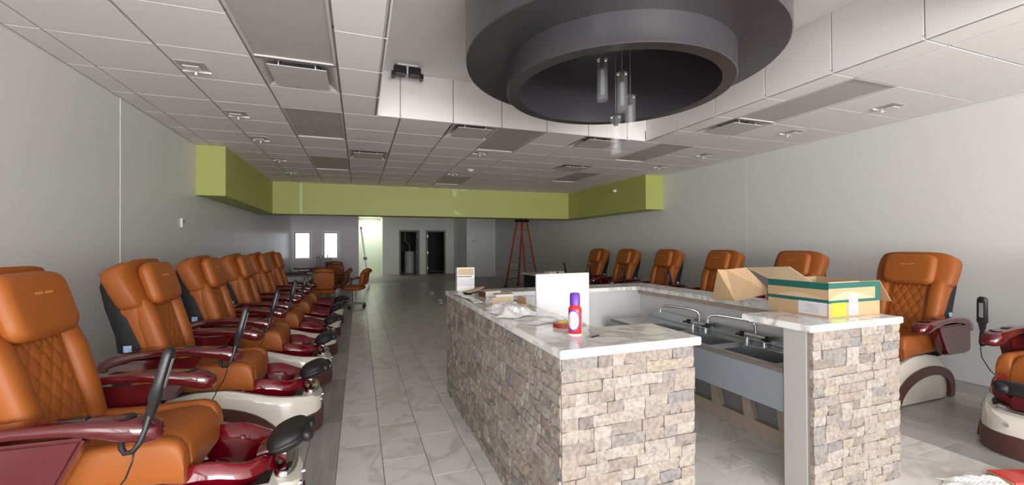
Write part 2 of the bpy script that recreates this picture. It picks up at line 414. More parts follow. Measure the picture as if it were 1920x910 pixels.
# partition with two lit windows
YP = 16.0
W1 = (-2.13, -1.52); W2 = (-1.22, -0.64); WZ = (1.0, 2.0)
pb = B()
box(pb, XL, -0.02, YP, YP+0.12, 0, WZ[0]); box(pb, XL, -0.02, YP, YP+0.12, WZ[1], H)
for a, b in ((XL, W1[0]), (W1[1], W2[0]), (W2[1], -0.02)): box(pb, a, b, YP, YP+0.12, WZ[0], WZ[1])
pbo = tag(link('wall_partition', pb, 'partition'), 'mauve grey partition wall holding two bright windows', 'wall', kind='structure')
sbox('wall_partition_return', -0.14, -0.02, YP+0.12, 23.6, 0, H, 'palewall', kind='structure', label='corridor side of the partition, pale painted', cat='wall')
for n_, (a, b) in enumerate((W1, W2)):
    wn = empty('window_%d' % (n_+1), ((a+b)/2, YP, WZ[0]), 0, ['bright interior window next to the left wall corner', 'bright interior window further from the left wall corner'][n_], 'window', kind='structure')
    lo = (-(a+b)/2, -YP, -WZ[0])
    bm = B(); t = 0.06
    for x0, x1, z0, z1 in ((a, a+t, WZ[0], WZ[1]), (b-t, b, WZ[0], WZ[1]), (a+t, b-t, WZ[0], WZ[0]+t), (a+t, b-t, WZ[1]-t, WZ[1])): box(bm, x0, x1, YP-0.03, YP+0.13, z0, z1)
    o = link('window_frame', bm, 'white', wn); o.location = lo
    bm = B(); t2 = 0.025
    for x0, x1, z0, z1 in ((a+t, a+t+t2, WZ[0]+t, WZ[1]-t), (b-t-t2, b-t, WZ[0]+t, WZ[1]-t), (a+t+t2, b-t-t2, WZ[1]-t-t2, WZ[1]-t)): box(bm, x0, x1, YP+0.0, YP+0.06, z0, z1)
    o = link('window_gasket', bm, 'greymetal', wn); o.location = lo
    o = link('window_pane', box(B(), a+t, b-t, YP+0.045, YP+0.055, WZ[0]+t, WZ[1]-t), 'litpane', wn); o.location = lo
# shop front behind the camera: sill, head and mullions round the glazed openings
sf = B(); box(sf, XL, XR, YF-0.1, YF, 0, 0.2); box(sf, XL, XR, YF-0.1, YF, 2.8, 3.6)
for k in range(6): x = XL+0.03+k*(XR-XL-0.06)/5; box(sf, x-0.03, x+0.03, YF-0.1, YF, 0.2, 2.8)
tag(link('wall_front', sf, 'greymetal'), 'glazed shop front with metal mullions', 'shop front', kind='structure')

cw = empty('window_3', (XL-0.07, -4.2, 0), 0, 'corner glazing in the left wall next to the shop front', 'window', kind='structure')
bm = B(); box(bm, XL-0.1, XL-0.02, YF, -0.45, 0, 0.15); box(bm, XL-0.1, XL-0.02, YF, -0.45, 2.85, 3.6)
for y in (YF, -6.1, -4.2, -2.3, -0.48): box(bm, XL-0.1, XL-0.02, y-0.03, y+0.03, 0.15, 2.85)
under0 = link('window_frame', bm, 'greymetal', cw); under0.location = (-XL+0.07, 4.2, 0)

# ---- green soffits
SB = 2.205
tag(link('trim_1', box(B(), XL, -1.83, 7.2, 10.75, SB, H), 'green'), 'lime green soffit box along the left wall', 'soffit', kind='structure')
sB = tag(link('trim_2', box(B(), XL, XR, 10.75, 11.3, SB, H), 'green'), 'lime green soffit beam crossing the room', 'soffit', kind='structure')
tag(link('trim_3', box(B(), 5.62, XR, 7.3, 10.75, SB, H), 'green'), 'lime green soffit box along the right wall', 'soffit', kind='structure')
def at_y(u, v, Y):
    d = fw+rr*((u-960)/F_PX)+uu*((455-v)/F_PX); return Vector((0, 0, CAM_Z))+d*(Y/d.y)
for poly in (((848, 356), (857, 356), (855, 369), (849, 369)), ((851, 394), (866, 403), (854, 403)), ((769, 351), (783, 352), (783, 354), (769, 353)), ((838, 353), (876, 356), (876, 358), (838, 355)), ((562, 344), (567, 344), (567, 400), (562, 400))):  # bare spots; the tall thin stripe paints in a light flare
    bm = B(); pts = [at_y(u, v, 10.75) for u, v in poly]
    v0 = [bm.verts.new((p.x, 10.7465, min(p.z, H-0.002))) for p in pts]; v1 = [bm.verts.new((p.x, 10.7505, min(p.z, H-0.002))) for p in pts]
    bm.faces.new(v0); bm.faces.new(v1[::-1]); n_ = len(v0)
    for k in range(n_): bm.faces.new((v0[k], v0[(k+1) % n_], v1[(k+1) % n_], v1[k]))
    link('bare_and_flare_patch', bm, 'greenlight', sB)

# ---- ceiling
GX, GY, TS, TD = -1.9946, 3.0708, 0.61, 0.6292
RX0, RX1, RY0, RY1, RZ = 0.195, 3.797, 0.97, 4.93, 3.44
cb = B()
for a in ((XL, RX0-0.04, YF, 10.75), (RX1+0.04, XR, YF, 10.75), (RX0-0.04, RX1+0.04, RY1+0.04, 10.75), (RX0-0.04, RX1+0.04, YF, RY0-0.04)): box(cb, a[0], a[1], a[2], a[3], H+0.075, H+0.16)
ceil = tag(link('ceiling', cb, 'tee'), 'dropped ceiling of square tiles with a raised tray', 'ceiling', kind='structure')
sbox('ceiling_back', XL, XR, 11.3, YB+2.4, H, H+0.1, 'tile', ceil)
sbox('ceiling_front', XL, XR, YF, 0.54, H, H+0.06, 'tile', ceil)
diff = {(2, 1), (3, 6), (5, 3), (8, 3), (10, 1), (9, 6)}
lights = {(2, -1), (2, 3), (2, 7), (6, 3), (10, 3), (10, -1), (10, 7), (6, 9)}
taken = set(diff)
for (i, j) in lights: taken |= {(i, j), (i, j+1)}
cache = {}
def ctile(x0, x1, y0, y1):
    g = 0.006; gx = 0.010
    key = (round(x1-x0, 4), round(y1-y0, 4))
    if key[0] < 0.03 or key[1] < 0.03: return
    if key not in cache:
        w_, l_ = key; cache[key] = link('ceiling_tile', box(B(), -w_/2+gx, w_/2-gx, -l_/2+g, l_/2-g, 0, 0.0219, 0.002, 1), 'tile', ceil); o = cache[key]
    else: o = cache[key].copy(); C.objects.link(o); o.parent = ceil
    o.location = ((x0+x1)/2, (y0+y1)/2, H)
xs = [XL]+[GX+TS*i for i in range(0, 14)]+[XR]
ys = [GY+TD*j for j in range(-4, 13)]; ys = [y for y in ys if y < 10.7]+[10.75]
for jj in range(len(ys)-1):
    for ii in range(len(xs)-1):
        i, j = ii-1, jj-4
        if (i, j) in taken: continue
        x0, x1, y0, y1 = xs[ii], xs[ii+1], ys[jj], ys[jj+1]
        if x1 < -1.83+0.01 and y0 > 7.2: continue
        if x0 > 5.62 and y0 > 7.3: continue
        if x1 > RX0 and x0 < RX1 and y0 < RY1-0.05 and y1 > RY0:
            if x0 < RX0: x1 = RX0
            elif x1 > RX1: x0 = RX1
            else: continue
        elif y0 < RY1 < y1 and x0 < RX1 and x1 > RX0: pass
        ctile(x0, x1, y0, y1)
# tees just above the tile faces
def overlaps(x, y0, y1): pass
for x in xs[1:-1]:
    if RX0 < x < RX1: link('main_tee', box(B(), x-0.012, x+0.012, RY1, 10.75, H+0.022, H+0.03), 'tee', ceil)
    else: link('main_tee', box(B(), x-0.012, x+0.012, 0.54, 10.75, H+0.022, H+0.03), 'tee', ceil)
for y in ys[:-1]:
    for a, b in (((XL, RX0), (RX1, XR)) if RY0 < y < RY1+0.01 else ((XL, XR),)):
        link('cross_tee', box(B(), a, b, y-0.012, y+0.012, H+0.022, H+0.03), 'tee', ceil)
# tray
sbox('tray_lid', RX0-0.1, RX1+0.1, RY0-0.1, RY1+0.1, RZ, RZ+0.08, 'lid', ceil)
g = 0.004
xx = [RX0]+[GX+TS*i for i in range(4, 10)]+[RX1]
for a, b in zip(xx, xx[1:]):
    for yy in ((RY1, RY1+0.03), (RY0-0.03, RY0)): link('tray_panel', box(B(), a+g, b-g, yy[0], yy[1], H-0.0, RZ, 0.003, 1), 'tile', ceil)
yy = [RY0]+[GY+TD*j for j in range(-3, 3)]+[RY1]
for a, b in zip(yy, yy[1:]):
    for x in ((RX1, RX1+0.03), (RX0-0.03, RX0)): link('tray_panel', box(B(), x[0], x[1], a+g, b-g, H-0.0, RZ, 0.003, 1), 'tile', ceil)
bm = B()
for x0, x1, y0, y1 in ((RX0-0.035, RX0-0.031, RY0, RY1), (RX1+0.031, RX1+0.035, RY0, RY1), (RX0, RX1, RY1+0.031, RY1+0.035), (RX0, RX1, RY0-0.035, RY0-0.031)): box(bm, x0, x1, y0, y1, H, RZ)
link('tray_backing', bm, 'tee', ceil)

# ---- fixtures in the ceiling
def cellx(i): return GX+TS*i
def celly(j): return GY+TD*j
near = {(2, -1): 'beside the left end of the raised tray, longest in view', (2, 3): 'one tile past the square vent over the left chairs', (2, 7): 'nearest the green beam over the left chairs',
        (6, 3): 'at the far edge of the raised tray', (10, 3): 'right of the raised tray towards the wall', (10, -1): 'along the right edge of the raised tray', (10, 7): 'near the right green soffit box', (6, 9): 'right in front of the green beam'}
for (i, j) in sorted(lights):
    x0, x1, y0, y1 = cellx(i)+0.006, cellx(i+1)-0.006, celly(j)+0.006, celly(j+2)-0.006
    t = empty('ceiling_light', ((x0+x1)/2, (y0+y1)/2, H), 0, 'unlit flat rectangular ceiling light '+near[(i, j)], 'ceiling light', 'unlit flat ceiling lights')
    a, b = (x1-x0)/2, (y1-y0)/2
    bm = B()
    for q in ((-a, -a+0.018, -b, b), (a-0.018, a, -b, b), (-a+0.018, a-0.018, -b, -b+0.018), (-a+0.018, a-0.018, b-0.018, b)): box(bm, *q, 0.0, 0.021)
    link('frame', bm, 'vent', t)
    link('diffuser', box(B(), -a+0.018, a-0.018, -b+0.018, b-0.018, 0.012, 0.020), 'panel', t)
nv = {(2, 1): 'over the left chairs, next to a long unlit light', (3, 6): 'in the middle of the tiles before the green beam', (5, 3): 'touching the left part of the tray far edge', (8, 3): 'touching the tray far edge below the glass pendants', (10, 1): 'beside the right edge of the tray', (9, 6): 'out in the tiles towards the right green soffit box'}
for (i, j) in sorted(diff):
    x0, x1, y0, y1 = cellx(i)+0.006, cellx(i+1)-0.006, celly(j)+0.006, celly(j+1)-0.006
    t = empty('air_diffuser', ((x0+x1)/2, (y0+y1)/2, H), 0, 'square plaque air diffuser '+nv[(i, j)], 'vent', 'square ceiling diffusers')
    a, b = (x1-x0)/2, (y1-y0)/2
    bm = B(); n_ = 4
    o1 = [(-a, -b, 0.0), (a, -b, 0.0), (a, b, 0.0), (-a, b, 0.0)]; o2 = [(x*0.94, y*0.94, 0.002) for x, y, z in o1]; o3 = [(x*0.6, y*0.6, 0.07) for x, y, z in o1]
    rv = [[bm.verts.new(p) for p in q] for q in (o1, o2, o3)]
    for A, D in zip(rv, rv[1:]):
        for k in range(4): bm.faces.new((A[k], A[(k+1) % 4], D[(k+1) % 4], D[k]))
    link('pan', bm, 'vent', t)
    link('duct_collar', lathe(B(), [(0.17, 0.068), (0.17, 0.2)], n=24), 'matteblack', t)
    bm = B(); box(bm, -a, a, -b, b, 0.2, 0.21); link('duct_top', bm, 'matteblack', t)
    link('plaque', box(B(), -a*0.73, a*0.73, -b*0.73, b*0.73, -0.012, -0.006), 'vent', t)
    bm = B()
    for sx in (-1, 1):
        for sy in (-1, 1): box(bm, sx*a*0.45-0.004, sx*a*0.45+0.004, sy*b*0.69-0.006, sy*b*0.69+0.006, -0.006, 0.05)
    link('hanger', bm, 'white', t)
fit = [(1.0, 1.35, 'over the left chairs, closest to the long unlit light'), (1.0, 3.4, 'over the left chairs, second along the wall-side row'), (1.0, 5.2, 'over the left chairs, third along the wall-side row'), (1.0, 7.5, 'over the left chairs beside the green soffit, fourth along'), (1.0, 9.5, 'over the left chairs, last before the green beam'),
       (11.75, -0.6, 'over the right chairs, near the long unlit light'), (11.75, 1.1, 'over the right chairs, level with the tray end'), (11.75, 3.4, 'over the right chairs, just past the tray'), (11.75, 5.1, 'over the right chairs, before the green soffit box'), (6.0, 5.0, 'just past the unlit light in the middle'), (6.0, 8.2, 'in the middle near the green beam')]
f0 = None
for i, j, wh in fit:
    if f0 is None:
        f0 = empty('ceiling_fitting', (0, 0, 0), 0, 'x', 'ceiling fitting', 'small square ceiling fittings')
        link('trim_frame', box(B(), -0.1, 0.1, 0.092, 0.1, -0.018, -0.0005), 'white', f0)
        link('well', box(B(), -0.1, 0.1, -0.1, 0.092, -0.004, -0.0005), 'tee', f0)
        link('stem', box(B(), -0.008, 0.008, 0.06, 0.076, -0.05, -0.004), 'white', f0)
        link('plate', box(B(), -0.055, 0.055, -0.07, 0.02, -0.03, -0.022, 0.003), 'white', f0); o = f0
    else: o = copy_tree(f0)
    o.location = (cellx(i)+0.13, celly(j)+0.14, H); o['label'] = 'small white square ceiling fitting '+wh
sd = empty('smoke_detector', (cellx(6)+0.35, celly(7)+0.4, H), 0, 'round white smoke detector on the ceiling tiles', 'smoke detector')
link('body', lathe(B(), [(0.0, -0.045), (0.035, -0.045), (0.05, -0.03), (0.065, -0.012), (0.07, 0)], n=24), 'white', sd, True)
link('vent_ring', lathe(B(), [(0.052, -0.0285), (0.056, -0.027), (0.0545, -0.022)], n=24), 'tee', sd)
# twin black spotlight on the tray lid
sp = empty('twin_spotlight', (0.50, 4.72, RZ), 0, 'black twin spotlight hanging from the tray lid', 'spotlight')
link('base_plate', box(B(), -0.11, 0.11, -0.05, 0.05, -0.02, 0, 0.004), 'white', sp)
for s in (-1, 1):
    bm = B(); box(bm, s*0.08-0.065, s*0.08+0.065, -0.05, 0.05, -0.12, -0.02, 0.012)
    h = link('lamp_head', bm, 'black', sp)
    bm = B(); box(bm, s*0.15-0.02, s*0.15+0.02, -0.06, 0.03, -0.15, -0.09, 0.008); link('barn_door', bm, 'black', h)
link('yoke', box(B(), -0.008, 0.008, -0.03, 0.03, -0.1, -0.02), 'white', sp)

# ---- drum
DX, DY = 1.97, 2.94
dr = empty('chandelier_drum', (DX, DY, 2.70), 0, 'huge two-tier charcoal drum housing hanging in the ceiling tray', 'light housing')
link('outer_drum', lathe(B(), [(0.80, 0.20), (1.208, 0.20), (1.216, 0.208), (1.216, RZ-2.70), (1.19, RZ-2.70), (1.19, 0.23), (0.80, 0.23)], n=128, close=True), 'drum', dr, True, 30)
link('inner_ring', lathe(B(), [(0.785, 0.0), (0.88, 0.0), (0.885, 0.005), (0.885, 0.215), (0.82, 0.215), (0.82, 0.66), (0.785, 0.66)], n=128, close=True), 'drum', dr, True, 30)
link('inner_lid', lathe(B(), [(0.0, 0.66), (0.82, 0.66), (0.82, 0.69), (0.0, 0.69)], n=64, close=True), 'drum', dr, True, 30)
pn = [(1.85, 2.94, 2.98, 2.63, 'hanging highest inside the drum'), (2.01, 2.90, 2.875, 2.545, 'second highest inside the drum'), (2.13, 2.96, 2.72, 2.39, 'hanging lower, right of the others'), (2.0, 2.98, 2.545, 2.215, 'hanging lowest below the drum rim')]
for x, y, zt, zb, wh in pn:
    L = zt-zb
    t = empty('pendant_light', (x, y, zb), 0, 'clear glass tube pendant '+wh, 'pendant light', 'glass pendants in the drum')
    link('cord', cyl(B(), (0, 0, L), (0, 0, 3.36-zb), 0.0022, n=6), 'greymetal', t, True)
    link('socket', cyl(B(), (0, 0, L-0.09), (0, 0, L-0.005), 0.02, n=16), 'black', t, True, 40)
    link('cap', lathe(B(), [(0.0, L), (0.03, L), (0.044, L-0.012), (0.044, L-0.02)], n=24), 'chrome', t, True, 40)
    link('glass_shade', lathe(B(), [(0.045, 0.0), (0.045, L-0.01), (0.0425, L-0.01), (0.0425, 0.0)], n=24, close=True), 'glass', t, True, 40)
    link('bulb_tube', lathe(B(), [(0.0, 0.05), (0.016, 0.055), (0.018, 0.07), (0.018, L-0.09), (0.0, L-0.09)], n=16), 'bulbglass', t, True, 40)

# ---- wall devices
th = empty('thermostat', (XL, 6.67, 1.72), 0, 'small white thermostat on the left wall', 'thermostat')
link('body', box(B(), 0, 0.025, -0.04, 0.04, 0, 0.12, 0.005), 'white', th); link('screen', box(B(), 0.025, 0.027, -0.025, 0.025, 0.06, 0.1), 'greymetal', th)
ws = empty('wall_switch', (5.0, 18.998, 1.6), 0, 'small grey control plate on the boxed-out corner wall', 'switch')
link('plate', box(B(), -0.05, 0.05, -0.02, 0, 0, 0.13, 0.004), 'vent', ws); link('rocker', box(B(), -0.015, 0.015, -0.026, -0.02, 0.04, 0.09), 'white', ws)
sn = empty('wall_sensor', (5.62, 8.4, 2.72), 0, 'small white sensor on the right green soffit box', 'sensor')
link('body', cyl(B(), (0, 0, 0), (-0.05, 0, 0), 0.04, 0.03, 20), 'white', sn, True, 40); link('lens', cyl(B(), (-0.05, 0, 0), (-0.075, 0, -0.01), 0.022, 0.012, 16), 'white', sn, True, 40)

# ================================================================== BAR COUNTER
CT = 1.008
bar = empty('bar_counter', (1.2, 2.9, 0), 0, 'U-shaped bar counter base faced with split beige stone, white inside', 'counter')
def under(o, p):
    """keep world placement while parenting to an unrotated empty"""
    o.parent = p; o.location = Vector(o.location)-Vector(p.location); return o
def core(p, name, x0, x1, y0, y1, z0, z1, m, bev=0.0):
    o = link(name, box(B(), x0, x1, y0, y1, z0, z1, bev), m); return under(o, p)
core(bar, 'left_arm', 0.868, 1.20, 1.70, 4.20, 0, 0.966, 'drywall')
core(bar, 'front_return', 1.20, 1.55, 1.70, 2.0, 0, 0.966, 'drywall')
core(bar, 'back_arm', 1.20, 3.16, 3.92, 4.20, 0, 0.966, 'drywall')
core(bar, 'right_arm', 2.93, 3.16, 1.84, 3.92, 0, 0.966, 'drywall')
core(bar, 'ledge_support', 2.905, 2.93, 1.84, 3.92, 0.93, 0.966, 'rawwood')
core(bar, 'mortar_bed', 0.852, 0.868, 1.684, 4.20, 0, 0.966, 'mortar')
core(bar, 'mortar_bed', 0.868, 1.56, 1.684, 1.70, 0, 0.966, 'mortar')
endw = empty('bar_end_wall', (2.79, 1.76, 0), 0, 'end wall of the bar faced with split stone under the cardboard box', 'counter')
core(endw, 'wall_core', 2.405, 3.165, 1.70, 1.835, 0, 0.966, 'postwall')
core(endw, 'mortar_bed', 2.415, 3.175, 1.684, 1.70, 0, 0.966, 'mortar')
rs = random.Random(3)
def stone_geo(bm, L_, H_, M4=None, rough=0.005):
    nx, nz = 4, 2
    f = [[None]*(nz+1) for _ in range(nx+1)]
    for i in range(nx+1):
        for k in range(nz+1):
            edge = i in (0, nx) or k in (0, nz)
            y = -0.026+(0.0025 if edge else 0)+rs.uniform(-rough, rough)
            p = Vector(((i/nx-0.5)*L_+(rs.uniform(-0.05, 0.05)*L_ if not i in (0, nx) else 0), y, (k/nz-0.5)*H_+(rs.uniform(-.12, .12)*H_ if k not in (0, nz) else 0)))
            if edge:
                p.x += rs.uniform(-0.003, 0.0)*math.copysign(1, p.x)*L_/0.14 if i in (0, nx) else 0
                p.z += rs.uniform(-0.02, 0.0)*math.copysign(H_, p.z) if k in (0, nz) else 0
            f[i][k] = bm.verts.new(M4 @ p if M4 else p)
    for i in range(nx):
        for k in range(nz): bm.faces.new((f[i][k], f[i+1][k], f[i+1][k+1], f[i][k+1]))
    loop = [(i, 0) for i in range(nx)]+[(nx, k) for k in range(nz)]+[(i, nz) for i in range(nx, 0, -1)]+[(0, k) for k in range(nz, 0, -1)]
    def bp(i, k):
        p = Vector(((i/nx-0.5)*L_, 0.0, (k/nz-0.5)*H_)); return bm.verts.new(M4 @ p if M4 else p)
    bv = [bp(*q) for q in loop]; n_ = len(loop)
    for q in range(n_):
        a = f[loop[q][0]][loop[q][1]]; b = f[loop[(q+1) % n_][0]][loop[(q+1) % n_][1]]
        bm.faces.new((a, bv[q], bv[(q+1) % n_], b))
variants = []
for k in range(12):
    bm = B(); stone_geo(bm, 1.0, 1.0); me = bpy.data.meshes.new('stone'); bmesh.ops.recalc_face_normals(bm, faces=bm.faces); bm.to_mesh(me); bm.free(); me.materials.append(M['stone']); variants.append(me)
def course(length, seed):
    """ledger-stone panel: pairs of courses, now and then a block as tall as both"""
    r_ = random.Random(seed); out = []
    rows = 18; hh = 0.966/rows
    def add(s0, s1, z0, z1): out.append(((s0+s1)/2, (z0+z1)/2, s1-s0-0.0004, z1-z0-0.0002, r_.uniform(-0.0045, 0.0035), r_.randrange(12)))
    def run(s0, s1, z0, z1):
        s_ = s0
        while s_ < s1-0.001:
            L_ = r_.choice((0.07, 0.09, 0.12, 0.15, 0.19))*r_.uniform(0.9, 1.1)
            if s1-s_-L_ < 0.05: L_ = s1-s_
            add(s_, s_+L_, z0, z1); s_ += L_
    for q in range(0, rows, 2):
        z0, zm, z1 = q*hh, (q+1)*hh, (q+2)*hh
        s_ = 0.0
        while s_ < length-0.001:
            blk = r_.random() < 0.3
            L_ = r_.uniform(0.09, 0.16) if blk else r_.uniform(0.2, 0.45)
            if length-s_-L_ < 0.09: L_ = length-s_
            if blk and L_ < 0.2: add(s_, s_+L_, z0, z1)
            else: run(s_, s_+L_, z0, zm); run(s_, s_+L_, zm, z1)
            s_ += L_
    return out
def lay(root, items, origin, ang, keep, mats=True):
    """items along a face; the first `keep` become single stones, the rest one joined mesh"""
    rest = B(); rot = Matrix.Rotation(ang, 4, 'Z'); nrest = 0
    for n_, (s, z, L_, h_, dp, vi) in enumerate(items):
        P = Vector(origin)+rot @ Vector((s, dp, z))
        if n_ < keep:
            o = bpy.data.objects.new('stone', variants[vi]); C.objects.link(o); o.parent = root
            o.location = P-Vector(root.location); o.rotation_euler = (0, 0, ang); o.scale = (L_, 1, h_)
        else:
            stone_geo(rest, L_, h_, Matrix.Translation(P) @ rot, 0.005); nrest += 1
    if nrest:
        o = link('far_stones', rest, 'stone_i'); o.location = -Vector(root.location); o.parent = root; tag(o, 'more split stones of the same cladding', kind='stuff')
    else: rest.free()
front = course(0.732, 11); lay(bar, front, (0.830, 1.684, 0), 0, 999)
# left face: run from the near corner away from the camera (local x reversed so near ones come first)
left = course(2.55, 12)
left.sort(key=lambda t: t[0])
left = [(-s, z, L_, h_, dp, vi) for (s, z, L_, h_, dp, vi) in left]
lay(bar, left, (0.852, 1.668, 0), R(-90), 195)
lay(endw, course(0.775, 13), (2.41, 1.684, 0), 0, 999)
lay(bar, [(s, z, L_, h_, dp, vi) for (s, z, L_, h_, dp, vi) in course(2.35, 14)], (3.16, 1.86, 0), R(90), 0)
# marble tops
def slab(name, poly, label):
    bm = B(); prism(bm, poly, 0.968, CT, 'z')
    bmesh.ops.bevel(bm, geom=[e for e in bm.edges], offset=0.004, segments=2, affect='EDGES')
    return tag(link(name, bm, 'marble'), label, 'countertop')
slab('marble_countertop', [(0.818, 1.645), (1.595, 1.645), (1.595, 2.045), (1.235, 2.045), (1.235, 3.885), (2.89, 3.885), (2.89, 2.105), (3.2, 2.105), (3.2, 4.245), (0.818, 4.245)], 'white veined marble top running round three sides of the bar')
slab('marble_slab', [(2.37, 1.645), (3.2, 1.645), (3.2, 2.10), (2.37, 2.10)], 'white veined marble slab on the stone end wall, under the cardboard box')
sbox('plywood_strip', 2.44, 2.90, 1.85, 2.09, 0.945, 0.967, 'rawwood', label='raw plywood strip under the marble end slab', cat='board')

# sink
sk = empty('sink_unit', (2.5, 2.6, 0), 0, 'stainless three-compartment sink built in behind the bar', 'sink')
def sp_(name, bm, m, parent=None, smooth=False, autos=None):
    o = link(name, bm, m, None, smooth, autos)
    if parent is None: return under(o, sk)
    o.parent = parent; o.location = (0, 0, 0); return o
SX0, SX1, SY0, SY1, SZ = 2.42, 2.90, 1.845, 3.70, 0.71
ops = ((1.95, 2.36), (2.48, 2.86), (2.98, 3.32))
bm = B(); OX0, OX1 = 2.475, 2.76
box(bm, SX0, OX0, SY0, SY1, SZ-0.03, SZ, 0.004); box(bm, OX1, SX1, SY0, SY1, SZ-0.03, SZ, 0.004)
prev = SY0
for a, b in ops: box(bm, OX0, OX1, prev, a, SZ-0.03, SZ-0.002); prev = b
box(bm, OX0, OX1, prev, SY1, SZ-0.03, SZ-0.002)
sp_('rim', bm, 'steel')
for a, b in ops:
    bm = B(); t = 0.006; zb = 0.46
    box(bm, OX0-t, OX0, a-t, b+t, zb, SZ-0.03); box(bm, OX1, OX1+t, a-t, b+t, zb, SZ-0.03); box(bm, OX0, OX1, a-t, a, zb, SZ-0.03); box(bm, OX0, OX1, b, b+t, zb, SZ-0.03); box(bm, OX0, OX1, a, b, zb-t, zb)
    o = sp_('basin', bm, 'steel')
    bm = B(); cyl(bm, ((OX0+OX1)/2, (a+b)/2, zb+0.001), ((OX0+OX1)/2, (a+b)/2, zb+0.006), 0.04, n=20); d = link('drain', bm, 'chrome', o)
sp_('backsplash', box(B(), 2.885, 2.904, SY0, SY1, SZ, 0.79, 0.004), 'steel')
sp_('apron', box(B(), 2.413, 2.421, SY0, SY1, 0.447, 0.682), 'steelblue')
sp_('front_edge', box(B(), 2.408, 2.424, SY0, SY1, 0.683, 0.712, 0.003), 'brownedge')
sp_('apron', box(B(), SX0, SX1, SY1-0.005, SY1, 0.447, 0.68), 'steelblue')
bm = B(); box(bm, 2.86, 2.92, 1.85, 3.9, 0.0, 0.11); box(bm, 2.86, 2.92, 1.85, 3.9, 0.40, 0.45); sp_('support_rail', bm, 'rawwood')
for y in (1.95, 2.22, 2.52, 2.84, 3.16, 3.5):
    bm = B(); prism(bm, [(y, 0.42), (y+0.05, 0.42), (y+0.005, 0.11), (y-0.09, 0.11)], 2.865, 2.91, 'x'); sp_('support_strut', bm, 'rawwood')
sp_('back_panel', box(B(), 2.915, 2.928, 1.85, 3.9, 0.1, 0.42), 'greymetal')
for y in (1.9, 3.25):
    sp_('leg', cyl(B(), (2.78, y, 0.0), (2.78, y, 0.47), 0.018, n=12), 'steel')
def faucet(y, wh):
    t = empty('faucet', (2.85, y, SZ), 0, 'chrome gooseneck faucet '+wh, 'faucet', 'bar sink faucets')
    bm = B(); cyl(bm, (0, -0.09, 0.05), (0, 0.09, 0.05), 0.018, n=16); cyl(bm, (0, -0.075, 0), (0, -0.075, 0.05), 0.013, n=12); cyl(bm, (0, 0.075, 0), (0, 0.075, 0.05), 0.013, n=12); link('mixer_body', bm, 'chrome', t, True, 40)
    for s in (-1, 1):
        bm = B(); cyl(bm, (-0.01, s*0.10, 0.05), (-0.01, s*0.125, 0.05), 0.022, n=14); box(bm, -0.075, 0.0, s*0.105, s*0.12, 0.045, 0.06, 0.004); link('handle', bm, 'black', t, True, 40)
    pts = [(0, 0, 0.05), (0, 0.0, 0.13), (-0.01, 0.01, 0.155), (-0.035, 0.04, 0.17), (-0.10, 0.12, 0.182), (-0.165, 0.20, 0.19), (-0.195, 0.235, 0.188), (-0.208, 0.25, 0.172), (-0.212, 0.255, 0.145)]
    link('spout', tube(B(), pts, 0.011, 12), 'chrome', t, True, 60)
    link('nozzle', cyl(B(), (-0.212, 0.255, 0.15), (-0.213, 0.256, 0.125), 0.014, n=12), 'chrome', t, True, 40)
faucet(2.40, 'over the sink bowl nearest the stone end wall'); faucet(2.97, 'over the sink bowl towards the back of the bar')
pb_ = empty('dispenser_box', (2.30, 3.5, 0.80), 0, 'pale grey dispenser box on the sink drainboard end', 'box')

# ================================================================== THINGS ON THE BAR
bpy.data.objects.remove(pb_)
# spray can
can = empty('spray_can', (1.043, 1.93, CT), R(15), 'red aerosol can with purple cap standing on the marble top', 'spray can')
r_ = 0.034
link('body', lathe(B(), [(0, 0.002), (r_-0.003, 0.002), (r_, 0.006), (r_, 0.128), (r_-0.003, 0.137), (r_-0.009, 0.146), (r_-0.011, 0.15), (0, 0.15)], n=40), 'redcan', can, True, 40)
link('base_rim', lathe(B(), [(r_-0.004, 0), (r_+0.001, 0), (r_+0.001, 0.006), (r_-0.004, 0.006)], n=40, close=True), 'paper', can, True, 40)
link('cap', lathe(B(), [(0, 0.211), (r_-0.013, 0.211), (r_-0.008, 0.205), (r_-0.0075, 0.15), (0, 0.15)], n=40), 'purple', can, True, 40)
def patch(a0, a1, z0f, z1f, rad, n=16, nz=1):
    bm = B(); cols = []
    for k in range(n+1):
        a = a0+(a1-a0)*k/n; cols.append((bm.verts.new((rad*math.cos(a), rad*math.sin(a), z0f(k/n))), bm.verts.new((rad*math.cos(a), rad*math.sin(a), z1f(k/n)))))
    for k in range(n): bm.faces.new((cols[k][0], cols[k+1][0], cols[k+1][1], cols[k][1]))
    return bm
c0 = R(-150); hw = R(62)
circ = lambda s: (lambda t: 0.075+s*math.sqrt(max(0, 1-(2*t-1)**2)))
link('label_ring', patch(c0-hw, c0+hw, circ(-0.056), circ(0.056), r_+0.0006, 28), 'purple', can, True)
link('label_disc', patch(c0-hw*0.82, c0+hw*0.82, circ(-0.046), circ(0.046), r_+0.0011, 28), 'lilac', can, True)
link('label_panel', patch(R(-62), R(-5), lambda t: 0.012, lambda t: 0.112, r_+0.0007, 10), 'lilac', can, True)
for k in range(5): link('label_line', patch(R(-55), R(-15), lambda t: 0.03+k*0.015, lambda t: 0.033+k*0.015, r_+0.0012, 6), 'greymetal', can, True)
